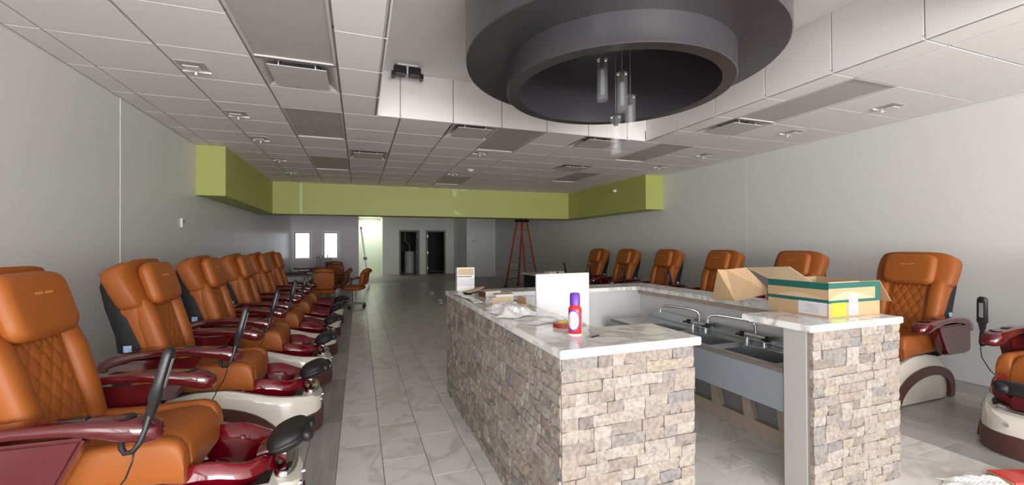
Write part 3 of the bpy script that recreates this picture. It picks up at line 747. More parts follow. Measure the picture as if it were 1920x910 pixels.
# tape roll
tp = empty('tape_roll', (1.085, 2.13, CT), 0, 'roll of red-brown tape with yellow core lying flat behind the red can', 'tape roll')
link('tape', lathe(B(), [(0.043, 0), (0.066, 0), (0.066, 0.024), (0.043, 0.024)], n=40, close=True), 'redbrown', tp, True, 40)
link('core', lathe(B(), [(0.038, 0), (0.043, 0), (0.043, 0.025), (0.038, 0.025)], n=40, close=True), 'yellow', tp, True, 40)
ky = empty('metal_clip', (1.10, 1.845, CT), R(20), 'tiny dark metal clip by the front edge of the marble top', 'clip')
bm = B(); box(bm, -0.03, 0.03, -0.012, 0.012, 0, 0.002); link('blade', bm, 'greymetal', ky)
bm = B(); box(bm, -0.03, 0.03, -0.014, -0.011, 0, 0.006); link('lip', bm, 'matteblack', ky)
# scrap bits near board
sc = link('paper_scrap', sheet(B(), lambda u, v: (1.16+0.06*u, 2.10+0.05*v, CT+0.003+0.006*math.sin(5*u+3*v)**2), 6, 4, 0.001), 'lilac'); tag(sc, 'small crumpled grey scrap beside the tape roll', 'paper')
# white board standing inside
wbd = empty('white_board', (1.50, 2.97, 0), R(2), 'tall white melamine board standing upright behind the bar counter', 'board')
link('sheet', box(B(), -0.235, 0.235, -0.012, 0.012, 0, 1.245, 0.008, 3), 'whiteboard', wbd)
link('edge_band', box(B(), -0.222, -0.217, -0.0135, -0.012, 0.02, 1.22), 'lilac', wbd)
# carton with teal band
ct = empty('white_carton', (0.99, 4.10, CT), R(-4), 'tall white carton with a teal stripe on the far corner of the bar', 'carton')
link('body', box(B(), -0.086, 0.086, -0.045, 0.045, 0, 0.24, 0.002), 'paper', ct)
link('upper_panel', box(B(), -0.078, 0.078, -0.0462, -0.045, 0.165, 0.232), 'cardlight', ct)
link('teal_stripe', box(B(), -0.0865, 0.06, -0.0466, -0.045, 0.148, 0.157), 'teal', ct)
link('lower_panel', box(B(), -0.08, 0.08, -0.0462, -0.045, 0.06, 0.14), 'lilac', ct)
ws_ = link('plastic_wrap', sheet(B(), lambda u, v: (0.84+0.08*u+0.015*math.sin(6*v), 3.2+0.82*v, CT+0.006+0.012*math.sin(9*u+4*v)**2*math.sin(7*v+u)**2), 10, 22, 0.0012), 'plastic', smooth=True); tag(ws_, 'shiny clear plastic sheet in front of the white carton', 'plastic sheet')
# cardboard pieces
def slabthing(name, loc, rz, dx, dy, dz, m, label, cat, tilt=0.0):
    t = empty(name, loc, rz, label, cat)
    bm = B(); box(bm, -dx/2, dx/2, -dy/2, dy/2, 0, dz, 0.0015, 1, Matrix.Rotation(tilt, 4, 'X')); link('body', bm, m, t); return t
t = slabthing('small_carton', (1.10, 3.62, CT), R(12), 0.16, 0.12, 0.055, 'cardlight', 'flat tan carton beside the dark-edged sole on the bar', 'carton')
link('dark_flap', box(B(), -0.082, -0.078, -0.06, 0.06, 0.002, 0.052), 'brown', t); link('pale_panel', box(B(), -0.07, 0.078, -0.0615, -0.06, 0.005, 0.05), 'paper', t)
t = slabthing('small_carton', (1.12, 3.30, CT), R(-3), 0.15, 0.10, 0.055, 'paper', 'off-white small carton nearer the crumpled bag', 'carton')
link('lid', box(B(), -0.0755, 0.0755, -0.0505, 0.0505, 0.0551, 0.06), 'cardlight', t)
so = empty('shoe_sole', (1.02, 3.86, CT), R(20), 'curled brown sole-shaped scrap with dark underside', 'scrap')
def solef(th_):
    def f(u, v):
        w_ = 0.045*(0.75+0.35*math.sin(PI*u*0.9+0.6)); x = (u-0.5)*0.2; return (x, (v-0.5)*2*w_, th_+0.02+0.035*u*u)
    return f
link('upper', sheet(B(), solef(0.006), 12, 6, 0.008), 'cardlight', so, True); link('underside', sheet(B(), solef(-0.004), 12, 6, 0.01), 'matteblack', so, True)
link('heel', box(B(), -0.1, -0.05, -0.03, 0.03, 0, 0.014, 0.004), 'matteblack', so)
bl = empty('plastic_bead', (1.005, 3.36, CT), 0, 'tiny white bead lying by the off-white carton', 'bead')
link('ball', lathe(B(), [(0, 0.026), (0.008, 0.024), (0.012, 0.016), (0.008, 0.008), (0.006, 0), (0, 0)], n=16), 'paper', bl, True)
def crumple(name, cx, cy, sx, sy, hgt, seed, m, label, cat, rz=0, base=CT):
    rc = random.Random(seed); ph = [(rc.uniform(5, 16), rc.uniform(5, 16), rc.uniform(0, 6.28), rc.uniform(.3, 1)) for _ in range(7)]
    def f(u, v):
        e = min(1, 5*min(u, 1-u, v, 1-v)+0.05)
        h_ = sum(a*abs(math.sin(p*u+q*v+s)) for p, q, s, a in ph)/sum(a for *_, a in ph)
        wob = 0.08*math.sin(11*v+seed)*(abs(u-0.5)*2)**3; wob2 = 0.08*math.sin(9*u+seed*2)*(abs(v-0.5)*2)**3
        x, y = (u-0.5+wob)*sx, (v-0.5+wob2)*sy
        return (cx+x*math.cos(rz)-y*math.sin(rz), cy+x*math.sin(rz)+y*math.cos(rz), base+0.003+hgt*h_*e*(0.5+0.5*math.sin(PI*u)))
    return tag(link(name, sheet(B(), f, 26, 22, 0.0015), m, smooth=False), label, cat)
crumple('plastic_bag', 0.965, 2.70, 0.27, 0.42, 0.075, 4, 'plastic', 'crumpled white plastic bag on the left arm of the marble top', 'plastic bag')
crumple('plastic_film', 1.05, 2.345, 0.28, 0.22, 0.02, 8, 'plastic', 'thin crinkled grey plastic film between the bag and the tape roll', 'plastic film')
t = slabthing('cardboard_sheet', (1.095, 3.08, CT), R(8), 0.24, 0.20, 0.006, 'cardlight', 'flat cardboard sheet next to the crumpled bag', 'cardboard')
link('fold', box(B(), -0.12, 0.06, 0.06, 0.0655, 0.006, 0.05), 'cardlight', t); link('side_flap', box(B(), 0.1, 0.104, -0.08, 0.06, 0.006, 0.055), 'card', t)

# open cardboard box
X0, X1, Y0, Y1, Z0, Z1 = 2.70, 3.185, 1.765, 2.17, CT, 1.226
bx = empty('cardboard_box', (X0, Y0, Z0), 0, 'open cardboard box with green printed band and neon label on the end slab', 'cardboard box')
def bxp(name, m, *a, bev=0.0): 
    o = link(name, box(B(), *a, bev), m); return under(o, bx)
t = 0.005
bxp('front_side', 'card', X0, X1, Y0, Y0+t, Z0, Z1); bxp('back_side', 'cardlight', X0, X1, Y1-t, Y1, Z0, Z1); bxp('left_side', 'card', X0, X0+t, Y0+t, Y1-t, Z0, Z1); bxp('right_side', 'cardlight', X1-t, X1, Y0+t, Y1-t, Z0, Z1); bxp('bottom', 'cardlight', X0+t, X1-t, Y0+t, Y1-t, Z0, Z0+t)
e = 0.0006
fr = bpy.data.objects
bxp('green_band', 'teal', X0, X1, Y0-e, Y0, Z1-0.037, Z1-0.002); bxp('green_band', 'teal', X0, X1, Y0-e, Y0, 1.098, 1.116)
bxp('green_band', 'teal', X0-e, X0, Y0, Y1, Z1-0.045, Z1-0.002); bxp('green_band', 'teal', X0-e, X0, Y0, Y1, 1.098, 1.12)
bm = B(); prism(bm, [(X0+0.005, 1.117)]+[(X0+0.005+0.43*k/10, 1.118+0.05*math.sin(PI*(k/10)**0.8)) for k in range(11)][1:10]+[(X0+0.435, 1.117)], Y0-e, Y0, 'y'); under(link('swoosh', bm, 'cardlight'), bx)
bxp('print_panel', 'yellow' if False else 'teal', X0+0.44, X1, Y0-e, Y0, 1.116, Z1-0.037)
bxp('neon_label', 'neon', X0+0.025, X0+0.155, Y0-2*e, Y0-e, 1.016, 1.10)
for k in range(4): bxp('label_line', 'doorframe', X0+0.04, X0+0.09+0.012*(k % 3), Y0-2.6*e, Y0-2*e, 1.035+k*0.013, 1.037+k*0.013)
bxp('white_label', 'paper', X0+0.185, X0+0.27, Y0-2*e, Y0-e, 1.018, 1.15)
for z in (1.024, 1.085):
    for k in range(14): bxp('barcode_bar', 'ink', X0+0.197+k*0.0045, X0+0.197+k*0.0045+(0.0012 if k % 3 else 0.0026), Y0-2.6*e, Y0-2*e, z, z+0.026)
for k in range(3): bxp('label_line', 'greymetal', X0+0.195, X0+0.25, Y0-2.6*e, Y0-2*e, 1.125+k*0.007, 1.127+k*0.007)
bxp('grey_label', 'lilac', X0-2*e, X0-e, Y0+0.01, Y0+0.19, 1.018, 1.10)
for k in range(5): bxp('label_line', 'greymetal', X0-2.6*e, X0-2*e, Y0+0.06, Y0+0.15-0.012*(k % 3), 1.035+k*0.011, 1.037+k*0.011)
bm = B(); prism(bm, [(Y0+0.012, 1.121)]+[(Y0+0.012+0.33*k/10, 1.122+0.03*math.sin(PI*(k/10)**1.2)) for k in range(1, 10)]+[(Y0+0.342, 1.121)], X0-e, X0, 'x'); under(link('swoosh', bm, 'cardlight'), bx)
bxp('tab', 'cardlight', X0, X1-0.2, Y0, Y0+0.004, Z1, Z1+0.004)
def quadflap(name, pts, m, th_=0.004):
    a, b, c, d = [Vector(p) for p in pts]
    bm = sheet(B(), lambda u, v: (a*(1-u)+b*u)*(1-v)+(d*(1-u)+c*u)*v, 1, 1, th_); return under(link(name, bm, m), bx)
quadflap('flap', [(X0, Y1, Z1), (X0, Y0+0.1, Z1), (2.655, 1.98, 1.318), (2.68, 2.33, 1.295)], 'cardlight')
quadflap('flap', [(2.56, 2.40, 1.278), (2.68, 2.33, 1.295), (2.76, 2.19, 1.12), (2.66, 2.41, 1.035)], 'card')
quadflap('flap', [(2.51, 2.43, 1.278), (2.56, 2.40, 1.278), (2.66, 2.41, 1.035), (2.63, 2.60, 1.035)], 'card')
quadflap('flap', [(X1, Y0, Z1), (X1, Y1, Z1), (X1+0.12, Y1, Z1-0.14), (X1+0.12, Y0, Z1-0.14)], 'card')
quadflap('flap', [(X1-0.02, Y1, Z1), (X0+0.02, Y1, Z1), (X0+0.03, Y1+0.05, Z1-0.16), (X1-0.03, Y1+0.05, Z1-0.16)], 'card')

# ================================================================== PEDICURE SPA CHAIRS
def D(d): return d-1.2                      # distance from the wall -> local x
def interp(tab, x):
    for (a, va), (b, vb) in zip(tab, tab[1:]):
        if x <= b:
            t = (x-a)/(b-a); t = max(0, min(1, t)); return va+(vb-va)*t
    return tab[-1][1]
X_, Y_, Z_ = Vector((1, 0, 0)), Vector((0, 1, 0)), Vector((0, 0, 1))
def make_spa_chair():
    t = empty('spa_chair', (0, 0, 0))
    # --- base tub
    wtab = [(0.74, 0.24), (0.80, 0.285), (0.9, 0.30), (1.55, 0.30), (1.70, 0.275), (1.80, 0.225), (1.87, 0.15), (1.895, 0.08)]
    ttab = [(0.74, 0.10), (0.77, 0.22), (0.84, 0.34), (0.95, 0.405), (1.1, 0.43), (1.3, 0.425), (1.45, 0.38), (1.6, 0.335), (1.75, 0.31), (1.85, 0.285), (1.895, 0.25)]
    ds = [0.74, 0.755, 0.77, 0.80, 0.84, 0.9, 0.95, 1.02, 1.1, 1.2, 1.26, 1.28, 1.35, 1.45, 1.55, 1.63, 1.70, 1.75, 1.77, 1.80, 1.84, 1.87, 1.885, 1.895]
    rings = []
    for d in ds:
        w_ = interp(wtab, d); tz = interp(ttab, d); cav = 0.12 if 1.28 <= d <= 1.75 else tz
        wi = max(w_-0.06, 0.02)
        half = [(w_*0.97, 0.012), (w_, 0.05), (w_, tz*0.55), (w_*0.985, tz*0.82), (w_*0.95, tz*0.95), (w_*0.9, tz), (wi, tz), (wi-0.01, cav if cav < tz else tz), (wi*0.4, cav if cav < tz else tz)]
        rings.append([Vector((D(d), y, z)) for y, z in half]+[Vector((D(d), -y, z)) for y, z in reversed(half)])
    base = link('base_tub', loft(B(), rings), 'ivory', t, True, 38)
    # --- brown side arch
    for s in (-1, 1):
        outer, inner = [], []
        for k in range(19):
            a = PI*k/18
            cx, rx = 1.20, 0.455
            skew = 0.10*math.sin(a)
            outer.append((D(cx+rx*math.cos(a)-skew), 0.015+0.315*math.sin(a)**0.8 if math.sin(a) > 0 else 0.015))
            inner.append((D(cx-0.01+(rx-0.085)*math.cos(a)-skew), 0.015+0.235*max(0, math.sin(a))**0.85))
        bm = B(); n_ = len(outer)
        y0, y1 = s*0.285, s*0.314
        vo = [[bm.verts.new((p[0], y, p[1])) for p in ring] for y in (y0, y1) for ring in (outer, inner)]
        o0, i0, o1, i1 = vo
        for k in range(n_-1):
            bm.faces.new((o0[k], o0[k+1], o1[k+1], o1[k])); bm.faces.new((i0[k], i1[k], i1[k+1], i0[k+1]))
            bm.faces.new((o1[k], o1[k+1], i1[k+1], i1[k])); bm.faces.new((o0[k], i0[k], i0[k+1], o0[k+1]))
        bm.faces.new((o0[0], o1[0], i1[0], i0[0])); bm.faces.new((o0[-1], i0[-1], i1[-1], o1[-1]))
        link('side_arch', bm, 'brown', t, True, 35)
    # --- brown kick panel round the front
    bm = B(); prevq = None; plan = []
    dd = [1.72, 1.76, 1.80, 1.84, 1.87, 1.885, 1.898]
    plan = [(d, interp(wtab, d)) for d in dd]+[(1.90, 0.0)]+[(d, -interp(wtab, d)) for d in reversed(dd)]
    rows = [[bm.verts.new((D(d)+0.006, y*1.02, z)) for d, y in plan] for z in (0.012, 0.15)]
    rows2 = [[bm.verts.new((D(d)-0.02, y*0.96, z)) for d, y in plan] for z in (0.012, 0.16)]
    for k in range(len(plan)-1):
        bm.faces.new((rows[0][k], rows[0][k+1], rows[1][k+1], rows[1][k])); bm.faces.new((rows[1][k], rows[1][k+1], rows2[1][k+1], rows2[1][k]))
    link('kick_panel', bm, 'brown', t, True, 50)
    # --- red basin
    NA, NR = 40, 9
    bm = B(); cols = []
    for k in range(NA):
        a = 2*PI*k/NA; ca, sa = math.cos(a), math.sin(a)
        rimz = 0.405+0.055*abs(sa)**1.5-0.02*max(0, ca)+0.018*math.sin(3*a)**2
        col = []
        for j in range(NR+1):
            q = j/NR
            ex = 0.245*q; ey = 0.232*q
            col.append(bm.verts.new((D(1.515)+ex*math.copysign(abs(ca)**0.75, ca), ey*math.copysign(abs(sa)**0.75, sa), 0.17+(rimz-0.17)*q**3.2)))
        col.append(bm.verts.new((D(1.515)+0.262*math.copysign(abs(ca)**0.75, ca), 0.25*math.copysign(abs(sa)**0.75, sa), rimz-0.008)))
        col.append(bm.verts.new((D(1.515)+0.27*math.copysign(abs(ca)**0.75, ca), 0.262*math.copysign(abs(sa)**0.75, sa), rimz-0.07)))
        cols.append(col)
    cen = bm.verts.new((D(1.515), 0, 0.17))
    for k in range(NA):
        A, E_ = cols[k], cols[(k+1) % NA]
        bm.faces.new((cen, A[1], E_[1]))
        for j in range(1, len(A)-1): bm.faces.new((A[j], E_[j], E_[j+1], A[j+1]))
    for k in range(NA):
        for v in (cols[k][0],): bm.verts.remove(v)
    basin = link('foot_basin', bm, 'redglass', t, True)
    bm = B(); cushion(bm, (D(1.42), 0, 0.33), X_, Y_, Z_, 0.10, 0.10, 0.025, 2.5, 20); link('foot_ledge', bm, 'redglass', basin, True)
    # --- footrest
    tilt = Vector((math.cos(R(20)), 0, math.sin(R(20)))); tn = Vector((-math.sin(R(20)), 0, math.cos(R(20))))
    bm = B(); cushion(bm, (D(1.835), 0, 0.46), Y_, tilt, tn, 0.15, 0.105, 0.045, 2.6, 28, 0.6)
    pad = link('footrest_pad', bm, 'rubber', t, True)
    for s in (-1, 1): link('toe_stop', cushion(B(), (D(1.93), s*0.075, 0.475), Y_, tilt, tn, 0.04, 0.03, 0.03, 2.2, 16, 0.8), 'rubber', pad, True)
    bm = B(); loft(bm, [sring((D(1.70), 0, 0.40), Y_, Z_, 0.09, 0.025, 16, 3), sring((D(1.77), 0, 0.415), Y_, Z_, 0.075, 0.03, 16, 3), sring((D(1.83), 0, 0.37), Y_, Z_, 0.07, 0.05, 16, 3)]); link('footrest_bracket', bm, 'maroon', t, True, 50)
    bm = B(); cushion(bm, (D(1.825), 0, 0.312), X_, Y_, Z_, 0.055, 0.15, 0.022, 2.4, 24); link('chrome_plate', bm, 'chrome', t, True)
    for s in (-1, 1):
        bm = B(); cyl(bm, (D(1.865), s*0.06, 0.22), (D(1.905), s*0.065, 0.22), 0.018, 0.015, 14); link('knob', bm, 'chrome', t, True, 40)
    # --- seat pedestal
    bm = B(); box(bm, D(0.86), D(1.36), -0.20, 0.20, 0.36, 0.455, 0.02); link('seat_pedestal', bm, 'matteblack', t)
    # --- seat
    rings = []
    for d, zt, zb in ((0.78, 0.56, 0.46), (0.80, 0.59, 0.445), (0.86, 0.605, 0.44), (1.0, 0.60, 0.44), (1.15, 0.60, 0.435), (1.28, 0.615, 0.43), (1.37, 0.62, 0.42), (1.425, 0.60, 0.405), (1.455, 0.56, 0.40), (1.465, 0.50, 0.41)):
        rings.append(sring((D(d), 0, (zt+zb)/2), Y_, Z_, 0.205, (zt-zb)/2, 28, 7))
    seat = link('seat', loft(B(), rings), 'leather', t, True, 45)
    for s in (-1, 1):
        rings = []
        for d, zt, zb in ((0.78, 0.57, 0.47), (0.80, 0.605, 0.45), (0.9, 0.625, 0.445), (1.1, 0.615, 0.44), (1.28, 0.62, 0.43), (1.38, 0.62, 0.42), (1.43, 0.60, 0.41), (1.452, 0.565, 0.405), (1.46, 0.51, 0.415)):
            rings.append(sring((D(d), s*0.245, (zt+zb)/2), Y_, Z_, 0.044, (zt-zb)/2, 20, 3.6))
        link('seat_bolster', loft(B(), rings), 'leather', t, True, 45)
    # --- backrest: spine runs from (d .88, z .56) up to (d .66, z 1.36) on its front surface
    def front(z): return interp([(0.5, 0.955), (0.65, 0.925), (0.85, 0.87), (1.09, 0.80), (1.36, 0.70)], z)
    ang = math.atan2(0.26, 0.86)
    nx = Vector((math.cos(ang), 0, math.sin(ang)))   # front normal
    rings = []
    for z, w_, th_ in ((0.50, 0.20, 0.05), (0.53, 0.235, 0.075), (0.62, 0.25, 0.085), (0.8, 0.262, 0.085), (0.95, 0.275, 0.085), (1.06, 0.285, 0.085), (1.12, 0.285, 0.08), (1.2, 0.27, 0.07), (1.28, 0.24, 0.05)):
        c_ = Vector((D(front(z)), 0, z))-nx*th_
        rings.append(sring(c_, Y_, nx, w_, th_, 32, 4.5))
    bk_ = link('backrest', loft(B(), rings), 'leather', t, True, 50)
    # side bolsters of the back
    for s in (-1, 1):
        rings = []
        for z, w_, th_ in ((0.56, 0.03, 0.03), (0.59, 0.052, 0.05), (0.75, 0.058, 0.058), (0.95, 0.062, 0.06), (1.05, 0.06, 0.05), (1.10, 0.04, 0.03)):
            c_ = Vector((D(front(z))-0.018, s*(0.215 if z < 0.9 else 0.222), z)); rings.append(sring(c_, Y_, nx, w_, th_, 20, 2.8))
        link('back_bolster', loft(B(), rings), 'leather', t, True, 60)
    # quilted panel
    bm = B(); nu, nv = 30, 56; gr = []
    for i in range(nu+1):
        row = []
        for j in range(nv+1):
            u = i/nu; v = j/nv; y = (u-0.5)*0.29; z = 0.60+0.47*v
            a = (y/0.075+(z)/0.125); b = (y/0.075-(z)/0.125)
            da = abs(a-round(a)); db = abs(b-round(b)); g_ = min(da, db)
            puff = 0.010*min(1, g_/0.18)**0.6
            ed = min(u, 1-u, v, 1-v); puff *= min(1, ed*14)
            row.append(bm.verts.new((D(front(z))-0.006+puff+0.004*min(1, ed*20), y, z)))
        gr.append(row)
    for i in range(nu):
        for j in range(nv): bm.faces.new((gr[i][j], gr[i+1][j], gr[i+1][j+1], gr[i][j+1]))
    link('quilted_panel', bm, 'leather', bk_, True)
    # head section: wide wings + central pillow
    rings = []
    for z, w_, th_ in ((1.055, 0.25, 0.04), (1.07, 0.295, 0.065), (1.10, 0.315, 0.08), (1.2, 0.325, 0.085), (1.3, 0.325, 0.085), (1.345, 0.318, 0.08), (1.37, 0.30, 0.062), (1.38, 0.27, 0.035)):
        c_ = Vector((D(front(z))+0.01, 0, z))-nx*th_; rings.append(sring(c_, Y_, nx, w_, th_, 36, 4.5))
    hb = loft(B(), rings)
    for v in hb.verts:
        if v.co.z > 1.2: v.co.z -= 0.05*(abs(v.co.y)/0.325)**4*(v.co.z-1.2)/0.18
    head = link('head_section', hb, 'leather', t, True, 55)
    zc = 1.205; upv = Vector((-math.sin(ang), 0, math.cos(ang)))
    bm = B(); cushion(bm, Vector((D(front(zc))+0.05, 0, zc)), Y_, upv, nx, 0.215, 0.155, 0.045, 5.5, 36, 0.5)
    pil = link('head_pillow', bm, 'leather', t, True, 60)
    bm = B()
    for k in range(9):
        if k in (4,): continue
        c_ = Vector((D(front(zc))+0.05, (k-4)*0.013, zc))+nx*0.0452+upv*0.045
        box(bm, -0.0045, 0.0045, -0.0006, 0.0006, -0.005, 0.005, mx=Matrix.Translation(c_) @ Matrix((Y_, -nx, upv)).transposed().to_4x4())
    link('embroidery', bm, 'thread', pil)
    # massage panel stitching loops on the side wings
    # --- black back shell
    rings = []
    for z, w_, th_, of in ((0.34, 0.16, 0.05, 0.20), (0.38, 0.22, 0.08, 0.20), (0.55, 0.262, 0.10, 0.17), (0.72, 0.272, 0.105, 0.165), (0.86, 0.28, 0.085, 0.155), (1.05, 0.285, 0.09, 0.15), (1.2, 0.27, 0.08, 0.14), (1.30, 0.22, 0.04, 0.13)):
        c_ = Vector((D(front(max(z, 0.5)))-of, 0, z)); rings.append(sring(c_, Y_, X_, w_, th_, 28, 4))
    sh = link('back_shell', loft(B(), rings), 'matteblack', t, True, 50)
    for s in (-1, 1):
        link('sticker', box(B(), D(0.70), D(0.745), s*0.276-0.001, s*0.276+0.003, 0.71, 0.80), 'sticker', sh)
        link('sticker_print', box(B(), D(0.71), D(0.73), s*0.276-0.002, s*0.276+0.004, 0.72, 0.77), 'paper', sh)
    # --- armrests
    for s in (-1, 1):
        rings = []
        for d, zc_, w_, h_ in ((0.60, 0.66, 0.02, 0.03), (0.62, 0.68, 0.045, 0.05), (0.70, 0.725, 0.056, 0.042), (0.8, 0.748, 0.058, 0.03), (0.95, 0.757, 0.058, 0.026), (1.1, 0.75, 0.060, 0.028), (1.22, 0.732, 0.064, 0.038), (1.31, 0.712, 0.066, 0.05), (1.36, 0.70, 0.06, 0.05), (1.395, 0.692, 0.045, 0.036), (1.41, 0.69, 0.015, 0.012)):
            rings.append(sring((D(d), s*0.352, zc_), Y_, Z_, w_, h_, 22, 3))
        arm = link('armrest', loft(B(), rings), 'maroon', t, True, 60)
        link('cup_hole', lathe(B(), [(0.0, 0.0), (0.032, 0.0), (0.036, 0.003), (0.038, 0.0)], (D(1.28), s*0.352, 0.764), 24), 'matteblack', arm, True)
        link('button_pad', box(B(), D(1.06), D(1.16), s*0.352-0.02, s*0.352+0.02, 0.772, 0.7805, 0.003), 'black', arm)
        poly = [(D(0.66), 0.72), (D(0.66), 0.47), (D(0.70), 0.44), (D(1.02), 0.44), (D(1.06), 0.48), (D(1.17), 0.71)]
        bm = B(); prism(bm, poly, s*0.315, s*0.395, 'y'); bmesh.ops.bevel(bm, geom=list(bm.edges), offset=0.014, segments=2, affect='EDGES')
        link('arm_panel', bm, 'maroon', t, True, 40)
    # --- remote on the right arm (local -y)
    y = -0.36
    pts = [(D(1.28), y-0.03, 0.70), (D(1.29), y-0.045, 0.655), (D(1.305), y-0.055, 0.638), (D(1.33), y-0.055, 0.64), (D(1.35), y-0.05, 0.67), (D(1.365), y-0.04, 0.72), (D(1.375), y-0.03, 0.77), (D(1.385), y-0.025, 0.80)]
    link('remote_holder', tube(B(), pts, [0.011, 0.011, 0.011, 0.011, 0.012, 0.013, 0.014, 0.014], 10), 'black', t, True)
    a0 = Vector((D(1.375), y-0.03, 0.765)); dirv = Vector((0.23, 0.10, 1)).normalized(); sx_ = Y_.cross(dirv).normalized(); sy_ = dirv.cross(sx_)
    rings = [sring(a0+dirv*q, sx_, sy_, a_, b_, 16, 3.5) for q, a_, b_ in ((0, 0.012, 0.012), (0.02, 0.017, 0.018), (0.06, 0.018, 0.022), (0.075, 0.024, 0.03), (0.15, 0.02, 0.03), (0.25, 0.019, 0.03), (0.275, 0.016, 0.026), (0.285, 0.008, 0.015))]
    hs = link('handset', loft(B(), rings), 'black', t, True, 50)
    link('button_strip', box(B(), -0.001, 0.001, -0.012, 0.012, -0.06, 0.06, mx=Matrix.Translation(a0+dirv*0.18+sx_*0.0205) @ Matrix((sx_, sy_, dirv)).transposed().to_4x4()), 'greymetal', hs)
    pts = [(D(1.335), y-0.055, 0.645), (D(1.33), y-0.06, 0.60), (D(1.31), y-0.062, 0.54), (D(1.275), y-0.055, 0.49), (D(1.255), y-0.04, 0.44), (D(1.23), y-0.02, 0.40), (D(1.20), y+0.04, 0.395)]
    link('cable', tube(B(), pts, 0.0035, 6), 'black', t, True)
    return t
spa = make_spa_chair()
ROWY = [2.54, 3.83, 5.06, 6.30, 7.52, 8.72]
lt = ['first from the open end of the left row, cut off by the frame', 'in the left row with a thermostat-side neighbour, second from the near end', 'third in the left wall row, under the wall seam', 'fourth in the left wall row', 'fifth in the left wall row', 'last in the left wall row, beside the manicure corner']
lt = ['orange leather spa chair at the open end of the left wall row', 'orange leather spa chair, second along the left wall row', 'orange leather spa chair, third along the left wall row', 'orange leather spa chair, fourth along the left wall row', 'orange leather spa chair, fifth along the left wall row', 'orange leather spa chair at the manicure end of the left wall row']
rt = ['orange leather spa chair half shown beyond the stone end wall, tub front with chrome knobs', 'orange leather spa chair just past the stone end wall, white tub with brown arch', 'orange leather spa chair right behind the cardboard box', 'orange leather spa chair behind the open cardboard flap', 'orange leather spa chair behind the middle of the bar ledge', 'orange leather spa chair behind the back corner of the bar', 'orange leather spa chair next to the black-sided table']
first = True
for y, lb in zip(ROWY, lt):
    o = spa if first else copy_tree(spa); first = False
    o.location = (XL+1.2, y, 0); o.rotation_euler = (0, 0, 0); tag(o, lb, 'spa chair', 'spa chairs along the left wall')
for y, lb in zip([1.50, 2.65, 3.87, 5.08, 6.33, 7.56, 8.72], rt):
    o = copy_tree(spa); o.location = (XR-1.2, y, 0); o.rotation_euler = (0, 0, PI); tag(o, lb, 'spa chair', 'spa chairs along the right wall')

# ================================================================== FAR END OF THE ROOM
# manicure tables by the left wall
def manicure(loc, rz, label, w_=1.1, d_=0.5):
    t = empty('manicure_table', loc, rz, label, 'table', 'manicure tables')
    link('tabletop', box(B(), -w_/2, w_/2, -d_/2, d_/2, 0.74, 0.79, 0.01), 'brown', t)
    for s in (-1, 1): link('side_panel', box(B(), s*(w_/2-0.08)-0.14, s*(w_/2-0.08)+0.06, -d_/2+0.03, d_/2-0.03, 0, 0.74), 'lid', t)
    link('front_panel', box(B(), -w_/2+0.26, w_/2-0.26, d_/2-0.08, d_/2-0.06, 0.2, 0.74), 'lid', t)
    if loc[1] < 14: link('arm_cushion', box(B(), -0.25, 0.25, -d_/2+0.02, -d_/2+0.12, 0.79, 0.84, 0.02), 'brown', t)
    return t
manicure((-1.45, 11.6, 0), R(0), 'dark-topped manicure table just past the last left spa chair')
manicure((-1.05, 13.1, 0), R(0), 'dark-topped manicure table with pale panels, under the bright windows')
manicure((-1.35, 14.8, 0), R(0), 'dark-topped manicure table standing against the partition')
def salon_chair(loc, rz, m, label, back=0.45):
    t = empty('salon_chair', loc, rz, label, 'chair', 'rolling salon chairs')
    bm = B(); cushion(bm, (0.0, 0, 0.47), X_, Y_, Z_, 0.24, 0.25, 0.055, 4, 28); link('seat', bm, m, t, True)
    bn = Vector((math.cos(R(10)), 0, math.sin(R(10)))); bu = Vector((-math.sin(R(10)), 0, math.cos(R(10))))
    bm = B(); cushion(bm, (-0.25, 0, 0.52+back/2), Y_, bu, bn, 0.23, back/2, 0.05, 4.5, 28); link('backrest', bm, m, t, True)
    bm = B(); tube(bm, [(-0.32, -0.2, 0.52+back*0.95), (-0.34, 0, 0.53+back), (-0.32, 0.2, 0.52+back*0.95)], 0.05, 10); link('back_roll', bm, m, t, True)
    for s in (-1, 1):
        bm = B(); tube(bm, [(-0.22, s*0.255, 0.72), (-0.05, s*0.275, 0.70), (0.12, s*0.275, 0.66), (0.18, s*0.265, 0.58), (0.16, s*0.25, 0.47)], 0.022, 8); link('armrest', bm, 'brown', t, True)
    link('gas_lift', cyl(B(), (0, 0, 0.09), (0, 0, 0.42), 0.028, n=16), 'chrome', t, True, 40)
    for k in range(5):
        a = 2*PI*k/5+0.3; e_ = Vector((math.cos(a), math.sin(a), 0))
        bm = B(); loft(bm, [sring(Vector((0, 0, 0.11))+e_*0.02, e_.cross(Z_), Z_, 0.025, 0.022, 12, 3), sring(Vector((0, 0, 0.08))+e_*0.29, e_.cross(Z_), Z_, 0.014, 0.012, 12, 3)]); l_ = link('base_leg', bm, 'chrome', t, True, 50)
        bm = B(); c_ = e_*0.285+Vector((0, 0, 0.032)); cyl(bm, c_-e_.cross(Z_)*0.02, c_+e_.cross(Z_)*0.02, 0.032, n=14); cyl(bm, c_, c_+Vector((0, 0, 0.045)), 0.008, n=8); link('caster', bm, 'black', l_, True, 40)
    return t
salon_chair((-0.12, 10.75, 0), R(160), 'leather', 'orange rolling salon chair on a chrome star base in the aisle', 0.36)
salon_chair((-0.75, 10.15, 0), R(95), 'leather', 'orange salon chair with plain flat back turned to the aisle end', 0.42)
salon_chair((-0.55, 12.2, 0), R(80), 'leatherdark', 'brown salon chair pushed in by the pale-panelled table', 0.5)
